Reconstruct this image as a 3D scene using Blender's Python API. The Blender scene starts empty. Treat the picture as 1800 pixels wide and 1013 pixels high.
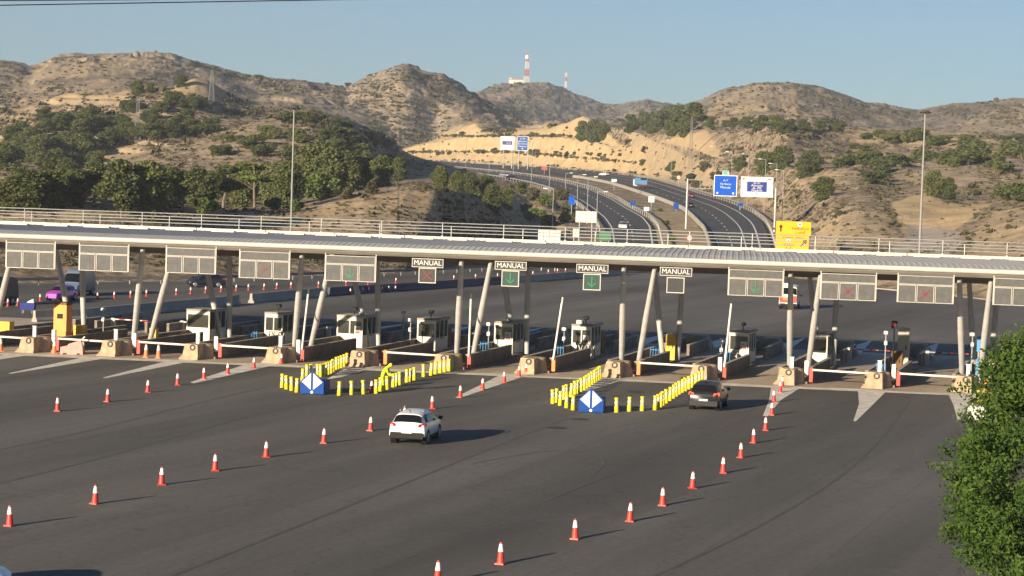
import bpy, bmesh, math, random
import numpy as np
from mathutils import Vector, Matrix, Euler
random.seed(7); RNG = np.random.default_rng(7)
scene = bpy.context.scene
COL = scene.collection
PI = math.pi

# ------------------------------------------------------------------ camera
PIT, ROL, YAW = 0.049657, 0.032821, 0.105155
F, H = 3700.0, 12.8                       # focal length in photo pixels (1800 wide), eye height in metres
def _basis():
    f0 = np.array([-math.sin(YAW), math.cos(YAW), 0.]); r0 = np.array([math.cos(YAW), math.sin(YAW), 0.]); u0 = np.array([0, 0, 1.])
    f = f0 * math.cos(PIT) - u0 * math.sin(PIT); u = u0 * math.cos(PIT) + f0 * math.sin(PIT)
    return r0 * math.cos(ROL) + u * math.sin(ROL), u * math.cos(ROL) - r0 * math.sin(ROL), f
RV, UV, FV = _basis()
cam_d = bpy.data.cameras.new('camera'); cam = bpy.data.objects.new('camera', cam_d); COL.objects.link(cam)
M = Matrix.Identity(4)
for i in range(3):
    M[i][0], M[i][1], M[i][2] = RV[i], UV[i], -FV[i]
M[2][3] = H
cam.matrix_world = M
cam_d.sensor_width = 36; cam_d.lens = F / 1800 * 36; cam_d.clip_start = 0.5; cam_d.clip_end = 20000
scene.camera = cam

def ray(u, v): return FV * F + RV * (u - 900) - UV * (v - 506.5)
def G(u, v, z=0.):                        # the point at height z seen at photo pixel (u, v)
    d = ray(u, v); t = (z - H) / d[2]; return Vector((d[0] * t, d[1] * t, z))
def PY(u, v, y):                          # the point at world depth y
    d = ray(u, v); t = y / d[1]; return Vector((d[0] * t, y, H + d[2] * t))
def PR(u, v, r):                          # the point at horizontal distance r
    d = ray(u, v); t = r / math.hypot(d[0], d[1]); return Vector((d[0] * t, d[1] * t, H + d[2] * t))
def th_el(u, v):
    d = ray(u, v); h = math.hypot(d[0], d[1]); return math.atan2(d[0], d[1]), d[2] / h

# ------------------------------------------------------------------ world, sun
SUN_EL, SUN_AZ = math.radians(13.3), math.radians(211)
w = bpy.data.worlds.new('World'); scene.world = w; w.use_nodes = True
nt = w.node_tree; bg = nt.nodes['Background']
sky = nt.nodes.new('ShaderNodeTexSky'); sky.sky_type = 'NISHITA'; sky.sun_disc = False
sky.sun_elevation = SUN_EL; sky.sun_rotation = SUN_AZ; sky.air_density = 1.0; sky.dust_density = 0.0; sky.ozone_density = 6.0
nt.links.new(sky.outputs[0], bg.inputs[0]); bg.inputs[1].default_value = 0.052
sd = bpy.data.lights.new('sun', 'SUN'); sd.energy = 5.0; sd.angle = math.radians(0.5); sd.color = (1.0, 0.84, 0.62)
so = bpy.data.objects.new('sun', sd); COL.objects.link(so)
tosun = Vector((math.sin(SUN_AZ) * math.cos(SUN_EL), math.cos(SUN_AZ) * math.cos(SUN_EL), math.sin(SUN_EL)))
so.rotation_euler = tosun.to_track_quat('Z', 'Y').to_euler(); so.location = (0, 0, 200)
scene.view_settings.view_transform = 'Standard'; scene.view_settings.look = 'None'
scene.view_settings.exposure = 0.92; scene.view_settings.gamma = 1.0
scene.render.engine = 'CYCLES'
scene.cycles.max_bounces = 5; scene.cycles.diffuse_bounces = 2; scene.cycles.glossy_bounces = 2
scene.cycles.transparent_max_bounces = 6; scene.cycles.volume_bounces = 0
scene.cycles.use_denoising = True

# ------------------------------------------------------------------ materials
MATS = {}
def mat(name, c, rough=.7, metal=0., var=.0, scale=4., spec=None, emit=None, estr=0., bump=0., coat=0., stain=None):
    if name in MATS: return MATS[name]
    m = bpy.data.materials.new(name); m.use_nodes = True; n = m.node_tree.nodes; l = m.node_tree.links
    b = n['Principled BSDF']; b.inputs['Base Color'].default_value = (*c, 1); b.inputs['Roughness'].default_value = rough
    b.inputs['Metallic'].default_value = metal
    if coat: b.inputs['Coat Weight'].default_value = coat; b.inputs['Coat Roughness'].default_value = .06
    if spec is not None: b.inputs['Specular IOR Level'].default_value = spec
    if emit: b.inputs['Emission Color'].default_value = (*emit, 1); b.inputs['Emission Strength'].default_value = estr
    if var or bump:
        tc = n.new('ShaderNodeTexCoord'); no = n.new('ShaderNodeTexNoise'); no.inputs['Scale'].default_value = scale
        no.inputs['Detail'].default_value = 6; no.inputs['Roughness'].default_value = .65
        l.new(tc.outputs['Object'], no.inputs['Vector'])
        if var:
            mx = n.new('ShaderNodeMix'); mx.data_type = 'RGBA'
            d = stain or tuple(x * (1 - var) for x in c)
            mx.inputs[6].default_value = (*d, 1); mx.inputs[7].default_value = (*[min(1, x * (1 + var * .6)) for x in c], 1)
            rp = n.new('ShaderNodeMapRange'); rp.inputs[1].default_value = .3; rp.inputs[2].default_value = .68
            l.new(no.outputs[0], rp.inputs[0]); l.new(rp.outputs[0], mx.inputs[0]); l.new(mx.outputs[2], b.inputs['Base Color'])
        if bump:
            bp = n.new('ShaderNodeBump'); bp.inputs['Strength'].default_value = bump; bp.inputs['Distance'].default_value = .05
            l.new(no.outputs[0], bp.inputs['Height']); l.new(bp.outputs[0], b.inputs['Normal'])
    MATS[name] = m; return m
concrete = lambda: mat('bullnose_concrete', (.42, .315, .205), .85, var=.35, scale=1.6, bump=.3)
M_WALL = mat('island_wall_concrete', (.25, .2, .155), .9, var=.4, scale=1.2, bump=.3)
M_CAP = mat('pale_wall_edge', (.45, .4, .33), .85, var=.4, scale=2)  # paler than the wall body
M_DECK = mat('island_deck', (.2, .18, .155), .9, var=.35, scale=.8)
M_WHITE = mat('white_paint', (.74, .71, .64), .5, var=.12, scale=3)
M_RED = mat('red_paint', (.48, .055, .03), .5, var=.2, scale=3)
M_ORANGE = mat('orange_paint', (.75, .22, .04), .5, var=.15, scale=3)
M_GALV = mat('galvanised_steel', (.42, .42, .41), .45, .35, var=.2, scale=3)
M_COLUMN = mat('column_paint', (.50, .495, .48), .45, .0, var=.15, scale=1.5)
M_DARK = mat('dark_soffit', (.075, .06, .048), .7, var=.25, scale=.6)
M_BLACK = mat('black_plastic', (.013, .013, .014), .6, spec=.2)
M_RUBBER = mat('tyre_rubber', (.018, .018, .018), .85)
M_GLASS = mat('dark_glass', (.008, .009, .011), .08, spec=.25)
M_BOOTHGLASS = mat('booth_glass', (.05, .05, .045), .08, spec=.7)
M_RIM = mat('alloy_rim', (.4, .4, .42), .35, .7)
M_YELLOW = mat('yellow_plastic', (.70, .58, .012), .5, var=.1, scale=5)
M_BAND = mat('reflective_band', (.62, .62, .36), .4, var=.15, scale=9)
M_BLUE = mat('blue_plastic', (.004, .055, .28), .6, var=.2, scale=2, spec=.2)
M_SIGNBLUE = mat('sign_blue', (.002, .085, .50), .55, var=.06, scale=.7, spec=.15)
M_SIGNWHITE = mat('sign_white', (.72, .72, .70), .4, var=.05, scale=1)
M_SIGNYEL = mat('sign_yellow', (.80, .41, .004), .4, var=.06, scale=.8)
M_LEDMESH = mat('led_panel_face', (.102, .100, .095), .7, var=.3, scale=2.5)
M_LEDDARK = mat('led_panel_dark', (.035, .035, .033), .6, var=.2, scale=3)
M_GREEN_LED = mat('green_led', (.01, .14, .06), .5, emit=(.03, .75, .33), estr=.12)
M_RED_LED = mat('red_led', (.16, .015, .015), .5, emit=(.85, .05, .06), estr=.16)
M_LAMPRED = mat('tail_lamp_red', (.35, .012, .012), .25)
M_LAMPON = mat('tail_lamp_lit', (.5, .03, .02), .25, emit=(1, .12, .05), estr=.9)
M_HEAD = mat('head_lamp', (.75, .75, .75), .15, .3)
M_TYRERING = mat('rubber_ring', (.045, .04, .035), .8)
M_CREAM = mat('cream_panel', (.70, .66, .54), .45, var=.08, scale=2)
M_BROWN = mat('rusty_brown', (.17, .085, .03), .8, var=.4, scale=2)
M_KIOSK = mat('kiosk_orange', (.86, .29, .03), .45, var=.1, scale=2)
M_GATEBLUE = mat('gate_blue', (.06, .25, .5), .5)
M_BARK = mat('pale_bark', (.19, .15, .11), .95, var=.4, scale=2)

# ------------------------------------------------------------------ mesh builder
class MB:
    def __init__(s): s.v = []; s.f = []; s.m = []; s.cur = 0
    def poly(s, pts):
        n = len(s.v); s.v += [tuple(p) for p in pts]; s.f.append(tuple(range(n, n + len(pts)))); s.m.append(s.cur)
    def hexa(s, b, t):
        n = len(s.v); s.v += [tuple(p) for p in b] + [tuple(p) for p in t]
        for q in ((3, 2, 1, 0), (4, 5, 6, 7), (0, 1, 5, 4), (1, 2, 6, 5), (2, 3, 7, 6), (3, 0, 4, 7)):
            s.f.append(tuple(n + k for k in q)); s.m.append(s.cur)
    def box(s, x0, x1, y0, y1, z0, z1):
        s.hexa([(x0, y0, z0), (x1, y0, z0), (x1, y1, z0), (x0, y1, z0)], [(x0, y0, z1), (x1, y0, z1), (x1, y1, z1), (x0, y1, z1)])
    def bevbox(s, x0, x1, y0, y1, z0, z1, b=.05):
        s.prism([(x0 + b, z0), (x1 - b, z0), (x1, z0 + b), (x1, z1 - b), (x1 - b, z1), (x0 + b, z1), (x0, z1 - b), (x0, z0 + b)], y0, y1)
    def prism(s, poly, y0, y1):
        n = len(s.v); k = len(poly)
        s.v += [(x, y0, z) for x, z in poly] + [(x, y1, z) for x, z in poly]
        s.f.append(tuple(n + i for i in range(k))); s.f.append(tuple(n + k + i for i in reversed(range(k)))); s.m += [s.cur] * 2
        for i in range(k):
            j = (i + 1) % k; s.f.append((n + j, n + i, n + k + i, n + k + j)); s.m.append(s.cur)
    def tube(s, p, q, r0, r1=None, n=8):
        p = Vector(p); q = Vector(q); r1 = r0 if r1 is None else r1; d = (q - p)
        if d.length < 1e-6: return
        d.normalize(); a = d.orthogonal().normalized(); b = d.cross(a); o = len(s.v)
        for c, r in ((p, r0), (q, r1)):
            for i in range(n):
                t = 2 * PI * i / n; s.v.append(tuple(c + (a * math.cos(t) + b * math.sin(t)) * r))
        for i in range(n):
            j = (i + 1) % n; s.f.append((o + i, o + j, o + n + j, o + n + i)); s.m.append(s.cur)
        s.f.append(tuple(o + i for i in reversed(range(n)))); s.f.append(tuple(o + n + i for i in range(n))); s.m += [s.cur] * 2
    def path(s, pts, r, n=6):
        for a, b in zip(pts, pts[1:]): s.tube(a, b, r, r, n)
    def lathe(s, prof, n=14, c=(0, 0, 0), mats=None, sx=1., sy=1.):
        o = len(s.v); c = Vector(c)
        for r, z in prof:
            for i in range(n):
                t = 2 * PI * i / n; s.v.append((c.x + r * sx * math.cos(t), c.y + r * sy * math.sin(t), c.z + z))
        for k in range(len(prof) - 1):
            for i in range(n):
                j = (i + 1) % n
                s.f.append((o + k * n + i, o + k * n + j, o + k * n + n + j, o + k * n + n + i)); s.m.append(mats[k] if mats else s.cur)
        s.f.append(tuple(o + i for i in reversed(range(n)))); s.m.append(mats[0] if mats else s.cur)
        e = o + (len(prof) - 1) * n; s.f.append(tuple(e + i for i in range(n))); s.m.append(mats[-1] if mats else s.cur)
    def build(s, name, mats, parent=None, loc=None, smooth=None, recalc=True):
        me = bpy.data.meshes.new(name); me.from_pydata(s.v, [], s.f)
        for m in (mats if isinstance(mats, (list, tuple)) else [mats]): me.materials.append(m)
        me.polygons.foreach_set('material_index', s.m)
        if recalc:
            bm = bmesh.new(); bm.from_mesh(me); bmesh.ops.recalc_face_normals(bm, faces=bm.faces); bm.to_mesh(me); bm.free()
        if smooth:
            me.polygons.foreach_set('use_smooth', [True] * len(me.polygons)); me.set_sharp_from_angle(angle=math.radians(smooth))
        me.update()
        return link(name, me, parent, loc)
def link(name, me, parent=None, loc=None):
    o = bpy.data.objects.new(name, me); COL.objects.link(o)
    if parent is not None: o.parent = parent
    if loc is not None: o.location = loc
    return o
def tag(o, label, cat, group=None):
    o['label'] = label; o['category'] = cat
    if group: o['group'] = group
    return o
def thing(name, label, cat, loc=(0, 0, 0), rotz=0., group=None):
    o = bpy.data.objects.new(name, None); COL.objects.link(o); o.location = loc; o.rotation_euler = (0, 0, rotz)
    o.empty_display_size = .3
    return tag(o, label, cat, group)
def kids(o): return [c for c in KID.get(o.name, [])]
KID = {}
def index_children():
    KID.clear()
    for o in COL.objects:
        if o.parent: KID.setdefault(o.parent.name, []).append(o)
def dup(src, loc, rotz=0., label=None, group=None, scale=None):
    r = src.copy(); COL.objects.link(r); r.location = loc; r.rotation_euler = (0, 0, rotz)
    if scale: r.scale = scale
    if label: r['label'] = label
    if group: r['group'] = group
    def rec(a, b):
        for ch in kids(a):
            c = ch.copy(); COL.objects.link(c); c.parent = b; rec(ch, c)
    rec(src, r)
    return r
def struct(o): o['kind'] = 'structure'; return o
def stuff(o): o['kind'] = 'stuff'; return o
def text(s, size, m, parent, loc, rotz=0., name='lettering', depth=.01, al='CENTER', width=None):
    c = bpy.data.curves.new('txt', 'FONT'); c.body = s; c.size = size; c.align_x = al; c.align_y = 'CENTER'; c.extrude = depth
    t = bpy.data.objects.new('txt', c); COL.objects.link(t)
    dg = bpy.context.evaluated_depsgraph_get(); me = bpy.data.meshes.new_from_object(t.evaluated_get(dg))
    bpy.data.objects.remove(t); bpy.data.curves.remove(c)
    me.materials.clear(); me.materials.append(m)
    if width and len(me.vertices):
        co = np.empty(len(me.vertices) * 3); me.vertices.foreach_get('co', co); co = co.reshape(-1, 3)
        w0 = co[:, 0].max() - co[:, 0].min(); co[:, 0] *= width / max(w0, 1e-4); me.vertices.foreach_set('co', co.ravel())
    o = link(name, me, parent, loc); o.rotation_euler = (PI / 2, 0, rotz); return o
def ORDC(i): return 'nearest to camera' if i == 0 else ORD[i] + ' from camera'
ORD = ['nearest', 'second', 'third', 'fourth', 'fifth', 'sixth', 'seventh', 'eighth', 'ninth', 'tenth', 'eleventh', 'twelfth', 'thirteenth', 'fourteenth',
       'fifteenth', 'sixteenth', 'seventeenth', 'eighteenth', 'nineteenth', 'twentieth', 'twenty-first', 'twenty-second', 'twenty-third', 'twenty-fourth']

# ------------------------------------------------------------------ noise
_LAT = RNG.random((256, 256))
def vnoise(x, y):
    xi = np.floor(x).astype(int); yi = np.floor(y).astype(int); fx = x - xi; fy = y - yi
    fx = fx * fx * (3 - 2 * fx); fy = fy * fy * (3 - 2 * fy)
    g = lambda a, b: _LAT[a & 255, b & 255]
    return (g(xi, yi) * (1 - fx) + g(xi + 1, yi) * fx) * (1 - fy) + (g(xi, yi + 1) * (1 - fx) + g(xi + 1, yi + 1) * fx) * fy
def fbm(x, y, oc=5, gain=.5, ridged=False):
    a, s, t = 1., 0., 0.
    for i in range(oc):
        n = vnoise(x * 2 ** i + 17.3 * i, y * 2 ** i + 9.1 * i) * 2 - 1
        s += a * ((1 - np.abs(n)) * 2 - 1 if ridged else n); t += a; a *= gain
    return s / t
def sstep(t): t = np.clip(t, 0, 1); return t * t * (3 - 2 * t)

# ------------------------------------------------------------------ highway profile and edges
ZR = np.array([(0, 0), (310, 0), (430, 3.8), (560, 7.8), (700, 12.4), (850, 16.5), (1000, 20.5), (1300, 27), (2500, 50)], float)
def zr(r): return np.interp(r, ZR[:, 0], ZR[:, 1])
def onroad(u, v, dz=0.):
    d = ray(u, v); e = d[2] / math.hypot(d[0], d[1]); lo, hi = 60., 2400.
    for _ in range(60):
        m = (lo + hi) / 2
        if H + e * m - zr(m) - dz > 0: lo = m
        else: hi = m
    return PR(u, v, lo)
RC_L = [(1265, 470), (1262, 448), (1257.5, 429), (1249, 406), (1229, 386), (1209, 369), (1166, 352), (1117, 336), (1078, 324), (1030, 314.5), (937, 304), (834, 296), (757, 289.5), (700, 285)]
RC_R = [(1362, 470), (1358, 445), (1354, 432), (1347, 405), (1339, 389), (1316, 371), (1286, 358), (1252, 347), (1223, 339), (1189, 327), (1149, 316), (1109, 309.5), (1080, 306), (1030, 301), (937, 294), (834, 287.5), (757, 283), (700, 279.5)]
LC_L = [(1070, 470), (1068, 448), (1066, 424), (1062, 401), (1050, 383), (1030, 365), (1005, 349), (980, 337), (938, 324), (885, 314), (834, 306), (780, 299), (735, 294), (700, 291)]
LC_R = [(1156, 470), (1154, 448), (1150, 423), (1146, 398), (1133, 382), (1105, 367), (1079, 351), (1040, 334), (989, 320), (937, 311), (890, 304.5), (834, 299.5), (757, 292.5), (700, 288)]
def poly3(pts, n):
    P = np.array([onroad(*p) for p in pts]); s = np.concatenate([[0], np.cumsum(np.linalg.norm(np.diff(P, axis=0), axis=1))]); s /= s[-1]
    t = np.linspace(0, 1, n); Q = np.stack([np.interp(t, s, P[:, k]) for k in range(3)], 1)
    for _ in range(4): Q[1:-1] = (Q[:-2] + 2 * Q[1:-1] + Q[2:]) / 4
    r = np.hypot(Q[:, 0], Q[:, 1]); Q[:, 2] = zr(r); return Q
NR = 160
eRL, eRR, eLL, eLR = (poly3(p, NR) for p in (RC_L, RC_R, LC_L, LC_R))

# ------------------------------------------------------------------ terrain: one lofted height field
def curve(pts_r, pts_v=None, z=None):
    return pts_r, pts_v, z
U = np.arange(-420, 2221, 2.0)
hor = lambda u: 322.5 + (u - 900) * .03283
def interp(pts): a = np.array(pts, float); return np.interp(U, a[:, 0], a[:, 1])
def gs(a, s):
    k = np.exp(-.5 * (np.arange(-4 * s, 4 * s + 1) / s) ** 2); k /= k.sum(); p = np.pad(a, 4 * s, 'edge'); return np.convolve(p, k, 'valid')
roadtoe = [(p[0], p[1] - 1.2) for p in RC_R[::-1] if p[1] < 395]
roadtoe_r = [(p[0], math.hypot(*onroad(*p)[:2]) + 9) for p in RC_R[::-1] if p[1] < 395]
K = []   # (r(u), v(u), roughness, rows to next)
K.append((interp([(-420, 200), (0, 232), (340, 246), (700, 285), (755, 300), (775, 316), (930, 440), (965, 385), (1150, 335), (1400, 312), (1540, 288), (1800, 262), (2220, 220)]), None, 0., 26))
K.append((interp([(-420, 270), (0, 300), (150, 310), (400, 325), (640, 335), (740, 342), (775, 342), (930, 466), (975, 440), (1050, 410), (1150, 400), (1350, 400), (1420, 352), (1600, 325), (1800, 305), (2220, 265)]),
          interp([(-420, 330), (0, 357), (60, 350), (150, 344), (240, 356), (400, 372), (500, 373), (560, 362), (640, 342), (700, 336), (740, 330), (772, 331), (800, 342), (850, 363), (930, 402), (975, 418), (1050, 430), (1150, 428), (1350, 428), (1420, 436), (1480, 438), (1560, 450), (1700, 450), (1800, 440), (2220, 430)]), .5, 34))
K.append((interp([(-420, 400), (0, 420), (300, 430), (600, 440), (740, 480), (850, 520), (930, 540), (1000, 500), (1060, 470), (1200, 460), (1350, 440), (1420, 400), (1600, 375), (1800, 350), (2220, 310)]),
          interp([(-420, 345), (0, 352), (150, 343), (300, 345), (400, 348), (500, 350), (600, 336), (700, 326), (760, 322), (850, 330), (930, 345), (1000, 366), (1060, 388), (1200, 390), (1350, 410), (1420, 412), (1470, 392), (1510, 382), (1560, 392), (1575, 400), (1620, 412), (1700, 402), (1760, 390), (1800, 384), (2220, 370)]), .8, 50))
K.append((interp([(-420, 540), (300, 570), (540, 640), (640, 700)] + roadtoe_r + [(1375, 430), (1500, 415), (1800, 400), (2220, 370)]),
          interp([(-420, 312), (0, 300), (120, 297), (200, 281), (300, 257), (400, 228), (470, 206), (540, 192), (600, 206), (640, 224), (665, 250)] + roadtoe + [(1375, 398), (1440, 384), (1500, 372), (1560, 375), (1600, 378), (1650, 385), (1720, 380), (1800, 362), (2220, 350)]), .9, 40))
def dr(k, pts): return K[k][0] + interp(pts)
# terrace benches in the middle, broken ground left and right
K.append((dr(3, [(-420, 50), (640, 30), (720, 8), (1100, 8), (1250, 20), (1345, 45), (2220, 60)]),
          interp([(-420, 305), (0, 292), (120, 290), (200, 278), (300, 256), (400, 227), (540, 190), (640, 224), (690, 270), (740, 268), (834, 266), (900, 268.5), (1000, 274), (1100, 284), (1130, 288), (1180, 300), (1240, 312), (1290, 322), (1340, 345), (1400, 352), (1450, 344), (1520, 342), (1570, 350), (1637, 340), (1665, 350), (1720, 354), (1800, 346), (2220, 330)]), .6, 6))
K.append((dr(4, [(-420, 20), (640, 25), (720, 8), (1130, 8), (1250, 20), (1345, 20), (2220, 25)]),
          K[4][1] + interp([(-420, 1), (250, 5), (450, 10), (560, 6), (640, 1), (2220, 0)]), .6, 44))
K.append((dr(5, [(-420, 40), (640, 25), (720, 10), (1130, 12), (1250, 50), (1345, 80), (1500, 120), (2220, 130)]),
          interp([(-420, 262), (0, 246), (60, 238), (190, 236), (300, 225), (400, 212), (470, 206), (540, 192), (600, 208), (640, 226), (690, 267), (740, 254), (820, 240), (900, 240.5), (1000, 244), (1050, 252), (1100, 266), (1130, 266), (1200, 274), (1260, 284), (1345, 298), (1430, 298), (1500, 292), (1600, 296), (1700, 288), (1800, 286), (2220, 280)]), .8, 6))
K.append((dr(6, [(-420, 20), (640, 10), (720, 8), (1130, 8), (1250, 20), (1345, 25), (2220, 25)]),
          K[6][1] + interp([(-420, 1), (300, 3), (500, 2), (640, 0), (1100, -1), (1300, 0), (2220, 1)]), .7, 44))
K.append((dr(7, [(-420, 90), (640, 30), (720, 14), (1130, 20), (1250, 60), (1345, 80), (1500, 130), (2220, 140)]),
          interp([(-420, 200), (0, 192), (50, 182), (100, 168), (150, 162), (200, 159), (250, 152), (300, 150), (340, 136), (362, 140), (390, 158), (420, 174), (450, 180), (500, 187), (540, 190), (600, 206), (640, 223), (690, 265), (720, 258), (760, 247), (790, 238), (815, 223), (832, 215), (848, 229), (870, 233), (900, 232), (950, 226), (990, 218), (1022, 205), (1038, 213), (1050, 222), (1075, 225), (1090, 223), (1110, 232), (1130, 237), (1160, 236), (1200, 231), (1230, 228), (1300, 226), (1400, 224), (1500, 227), (1600, 231), (1700, 237), (1800, 242), (2220, 250)]), .7, 10))
K.append((interp([(-420, 880), (200, 930), (420, 1120), (640, 1180), (760, 1230), (900, 1150), (1130, 980), (1300, 980), (1500, 1000), (2220, 960)]), interp([(-420, 216), (0, 205), (150, 176), (300, 164), (450, 194), (600, 222), (690, 272), (760, 266), (830, 242), (900, 250), (1020, 228), (1100, 246), (1200, 243), (1300, 238), (1800, 254), (2220, 262)]), 1.2, 96))
ridge = interp([(-420, 122), (-100, 120), (0, 114), (20, 117), (50, 125), (62, 121), (90, 107), (130, 102), (200, 102), (270, 100), (290, 104), (330, 112), (380, 122), (430, 131), (470, 138), (530, 138), (580, 147), (602, 154), (640, 136), (690, 119), (715, 119), (740, 133), (775, 138), (800, 150), (840, 173), (870, 190), (900, 208), (950, 222), (1010, 228), (1080, 224), (1150, 205), (1195, 186), (1230, 176), (1262, 163), (1290, 154), (1320, 147), (1350, 144), (1385, 146), (1410, 152), (1440, 160), (1470, 171), (1500, 181), (1530, 188), (1570, 195), (1610, 199), (1640, 193), (1680, 185), (1720, 182), (1760, 179), (1800, 176), (2220, 166)])
K.append((interp([(-420, 1500), (400, 1500), (600, 1400), (700, 1350), (900, 1450), (1150, 1500), (1340, 1450), (1600, 1650), (2220, 1500)]), ridge, 3.0, 14))
K.append((K[10][0] + 350, ridge + 26, 5., 56))
K.append((interp([(-420, 2700), (2220, 2700)]), interp([(-420, 170), (600, 185), (800, 190), (845, 166), (870, 157), (895, 152.5), (930, 151.5), (960, 151), (985, 160), (1000, 167), (1030, 178), (1060, 188), (1085, 189), (1110, 182), (1135, 178.5), (1165, 185), (1200, 190), (1300, 192), (1600, 205), (2220, 200)]), 6., 10))
K.append((K[12][0] + 900, K[12][1] + 40, 6., 1))
rows_r, rows_z, rows_a = [], [], []
Ks = []
for i, (r, v, a, n) in enumerate(K):
    r = gs(r, 4)
    if v is None: z = np.full_like(r, -.35)
    else:
        v = gs(v, 2 if i in (8, 10, 12) else 3)
        el = np.array([th_el(uu, vv)[1] for uu, vv in zip(U, v)]); z = H + r * el
    Ks.append((r, z, a, n))
TH = np.array([th_el(uu, hor(uu))[0] for uu in U])
for i in range(len(Ks) - 1):
    r0, z0, a0, n = Ks[i]; r1, z1, a1, _ = Ks[i + 1]
    for k in range(n):
        t = k / n; s = .45 * t + .55 * t * t * (3 - 2 * t)
        rows_r.append(r0 + (r1 - r0) * t); rows_z.append(z0 + (z1 - z0) * s)
        mid = 4 * t * (1 - t)
        rows_a.append(np.full_like(r0, (a0 + (a1 - a0) * t) * (.45 + .9 * mid)))
rows_r.append(Ks[-1][0]); rows_z.append(Ks[-1][1]); rows_a.append(np.full_like(Ks[-1][0], 1.))
TR, TZ, TA = np.array(rows_r), np.array(rows_z), np.array(rows_a)
TX, TY = TR * np.sin(TH)[None, :], TR * np.cos(TH)[None, :]
wl = 34 + TR * .075
n1 = fbm(TX / wl + 3.1, TY / wl, 6, .55, True); n2 = fbm(TX / 11., TY / 11., 4, .6); n3 = fbm(TX / 26. + 5, TY / 40., 5, .62, True)
UG = np.broadcast_to(U[None, :], TR.shape)
terr = np.where((UG > 700) & (UG < 1140) & (TR < 1250), .35, 1.)     # machine-cut benches are smoother
TZ = TZ + np.clip(TA - .9, 0, 2.2) * terr * n3 * 1.5
TZ = TZ + TA * terr * (n1 * 1.9 - .35) + np.minimum(TA, 1.2) * .28 * n2 * terr
# rock ledges on the hills, rills down the cut faces
cutm = sstep((UG - 690) / 30) * sstep((1150 - UG) / 40) * (TR < 1280)
lm = sstep((fbm(TX / 120 + 7, TY / 120, 4, .6) + .12) / .3) * sstep((TR - 380) / 150.) * (1 - cutm) * .85
stp = np.where(TR > 900, 6.0, 2.6); q_ = TZ / stp + fbm(TX / 45, TY / 45, 4, .6) * 1.3; f_ = q_ - np.floor(q_)
TZ = TZ + lm * stp * (sstep((f_ - .25) / .35) - f_) * .8
arcl = TH[None, :] * TR
TZ = TZ + cutm * .55 * fbm(arcl / 7., TR / 60., 4, .6, True) + cutm * .5 * fbm(TX / 9, TY / 9, 4, .6)
# blend into the two carriageways and the median
S = np.concatenate([eRL, eRR, eLL, eLR] + [eRL * (1 - t) + eRR * t for t in (.25, .5, .75)] + [eLL * (1 - t) + eLR * t for t in (.25, .5, .75)] + [eLR * (1 - t) + eRL * t for t in (.2, .4, .6, .8)])
m = (TR < 1500) & (UG > 640) & (UG < 1480)
px, py = TX[m], TY[m]; best = np.full(px.shape, 1e9)
for k in range(0, len(S), 1):
    d = (px - S[k, 0]) ** 2 + (py - S[k, 1]) ** 2; best = np.minimum(best, d)
best = np.sqrt(best); zroad = zr(TR[m]) - .35
wgt = sstep((best - 5.) / 9.)
TZ[m] = zroad * (1 - wgt) + TZ[m] * wgt
TE = (TZ - H) / TR
def hit(u, v):                           # first terrain point seen at photo pixel (u, v)
    t, e = th_el(u, v); c = float(np.interp(t, TH, np.arange(len(TH)))); i = int(c); fx = c - i; i2 = min(i + 1, len(TH) - 1)
    col = TE[:, i] * (1 - fx) + TE[:, i2] * fx; j = int(np.argmax(col >= e))
    if col[j] < e: j = len(col) - 1
    rc = TR[:, i] * (1 - fx) + TR[:, i2] * fx
    if j == 0: r = rc[0]
    else:
        g = (e - col[j - 1]) / max(col[j] - col[j - 1], 1e-9); r = rc[j - 1] + (rc[j] - rc[j - 1]) * g
    zc = TZ[:, i] * (1 - fx) + TZ[:, i2] * fx
    z = float(np.interp(r, rc, zc)) if True else 0
    return Vector((r * math.sin(t), r * math.cos(t), z))
def zat(x, y):
    t = math.atan2(x, y); r = math.hypot(x, y); c = float(np.interp(t, TH, np.arange(len(TH)))); i = int(c)
    return float(np.interp(r, TR[:, i], TZ[:, i]))
# soil colours: where the ground itself is ochre cut, pale dirt track or grey scrub, plus sunlit faces painted pale
d0 = TX * FV[0] + TY * FV[1] + (TZ - H) * FV[2]
PU = 900 + F * (TX * RV[0] + TY * RV[1] + (TZ - H) * RV[2]) / d0; PV = 506.5 - F * (TX * UV[0] + TY * UV[1] + (TZ - H) * UV[2]) / d0
def inpoly(poly):
    r = np.zeros(PU.shape, bool); n = len(poly)
    for i in range(n):
        x0, y0 = poly[i]; x1, y1 = poly[(i + 1) % n]
        c = ((y0 > PV) != (y1 > PV)) & (PU < (x1 - x0) * (PV - y0) / (y1 - y0 + 1e-9) + x0); r ^= c
    return r
ochre = np.zeros(PU.shape); sand_sunlit = np.zeros(PU.shape); track = np.zeros(PU.shape)
wob = fbm(TX / 9., TY / 9., 4, .6) * 5
_pu, _pv = PU, PV; PU = PU + wob; PV = PV + wob * .5
ochre[inpoly([(690, 268), (760, 245), (832, 210), (850, 226), (950, 220), (1022, 200), (1040, 222), (1075, 240), (1090, 255), (1130, 262), (1145, 318), (1080, 309), (1000, 302), (900, 295), (800, 290), (700, 284)]) & (TR < 1300)] = 1
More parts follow.
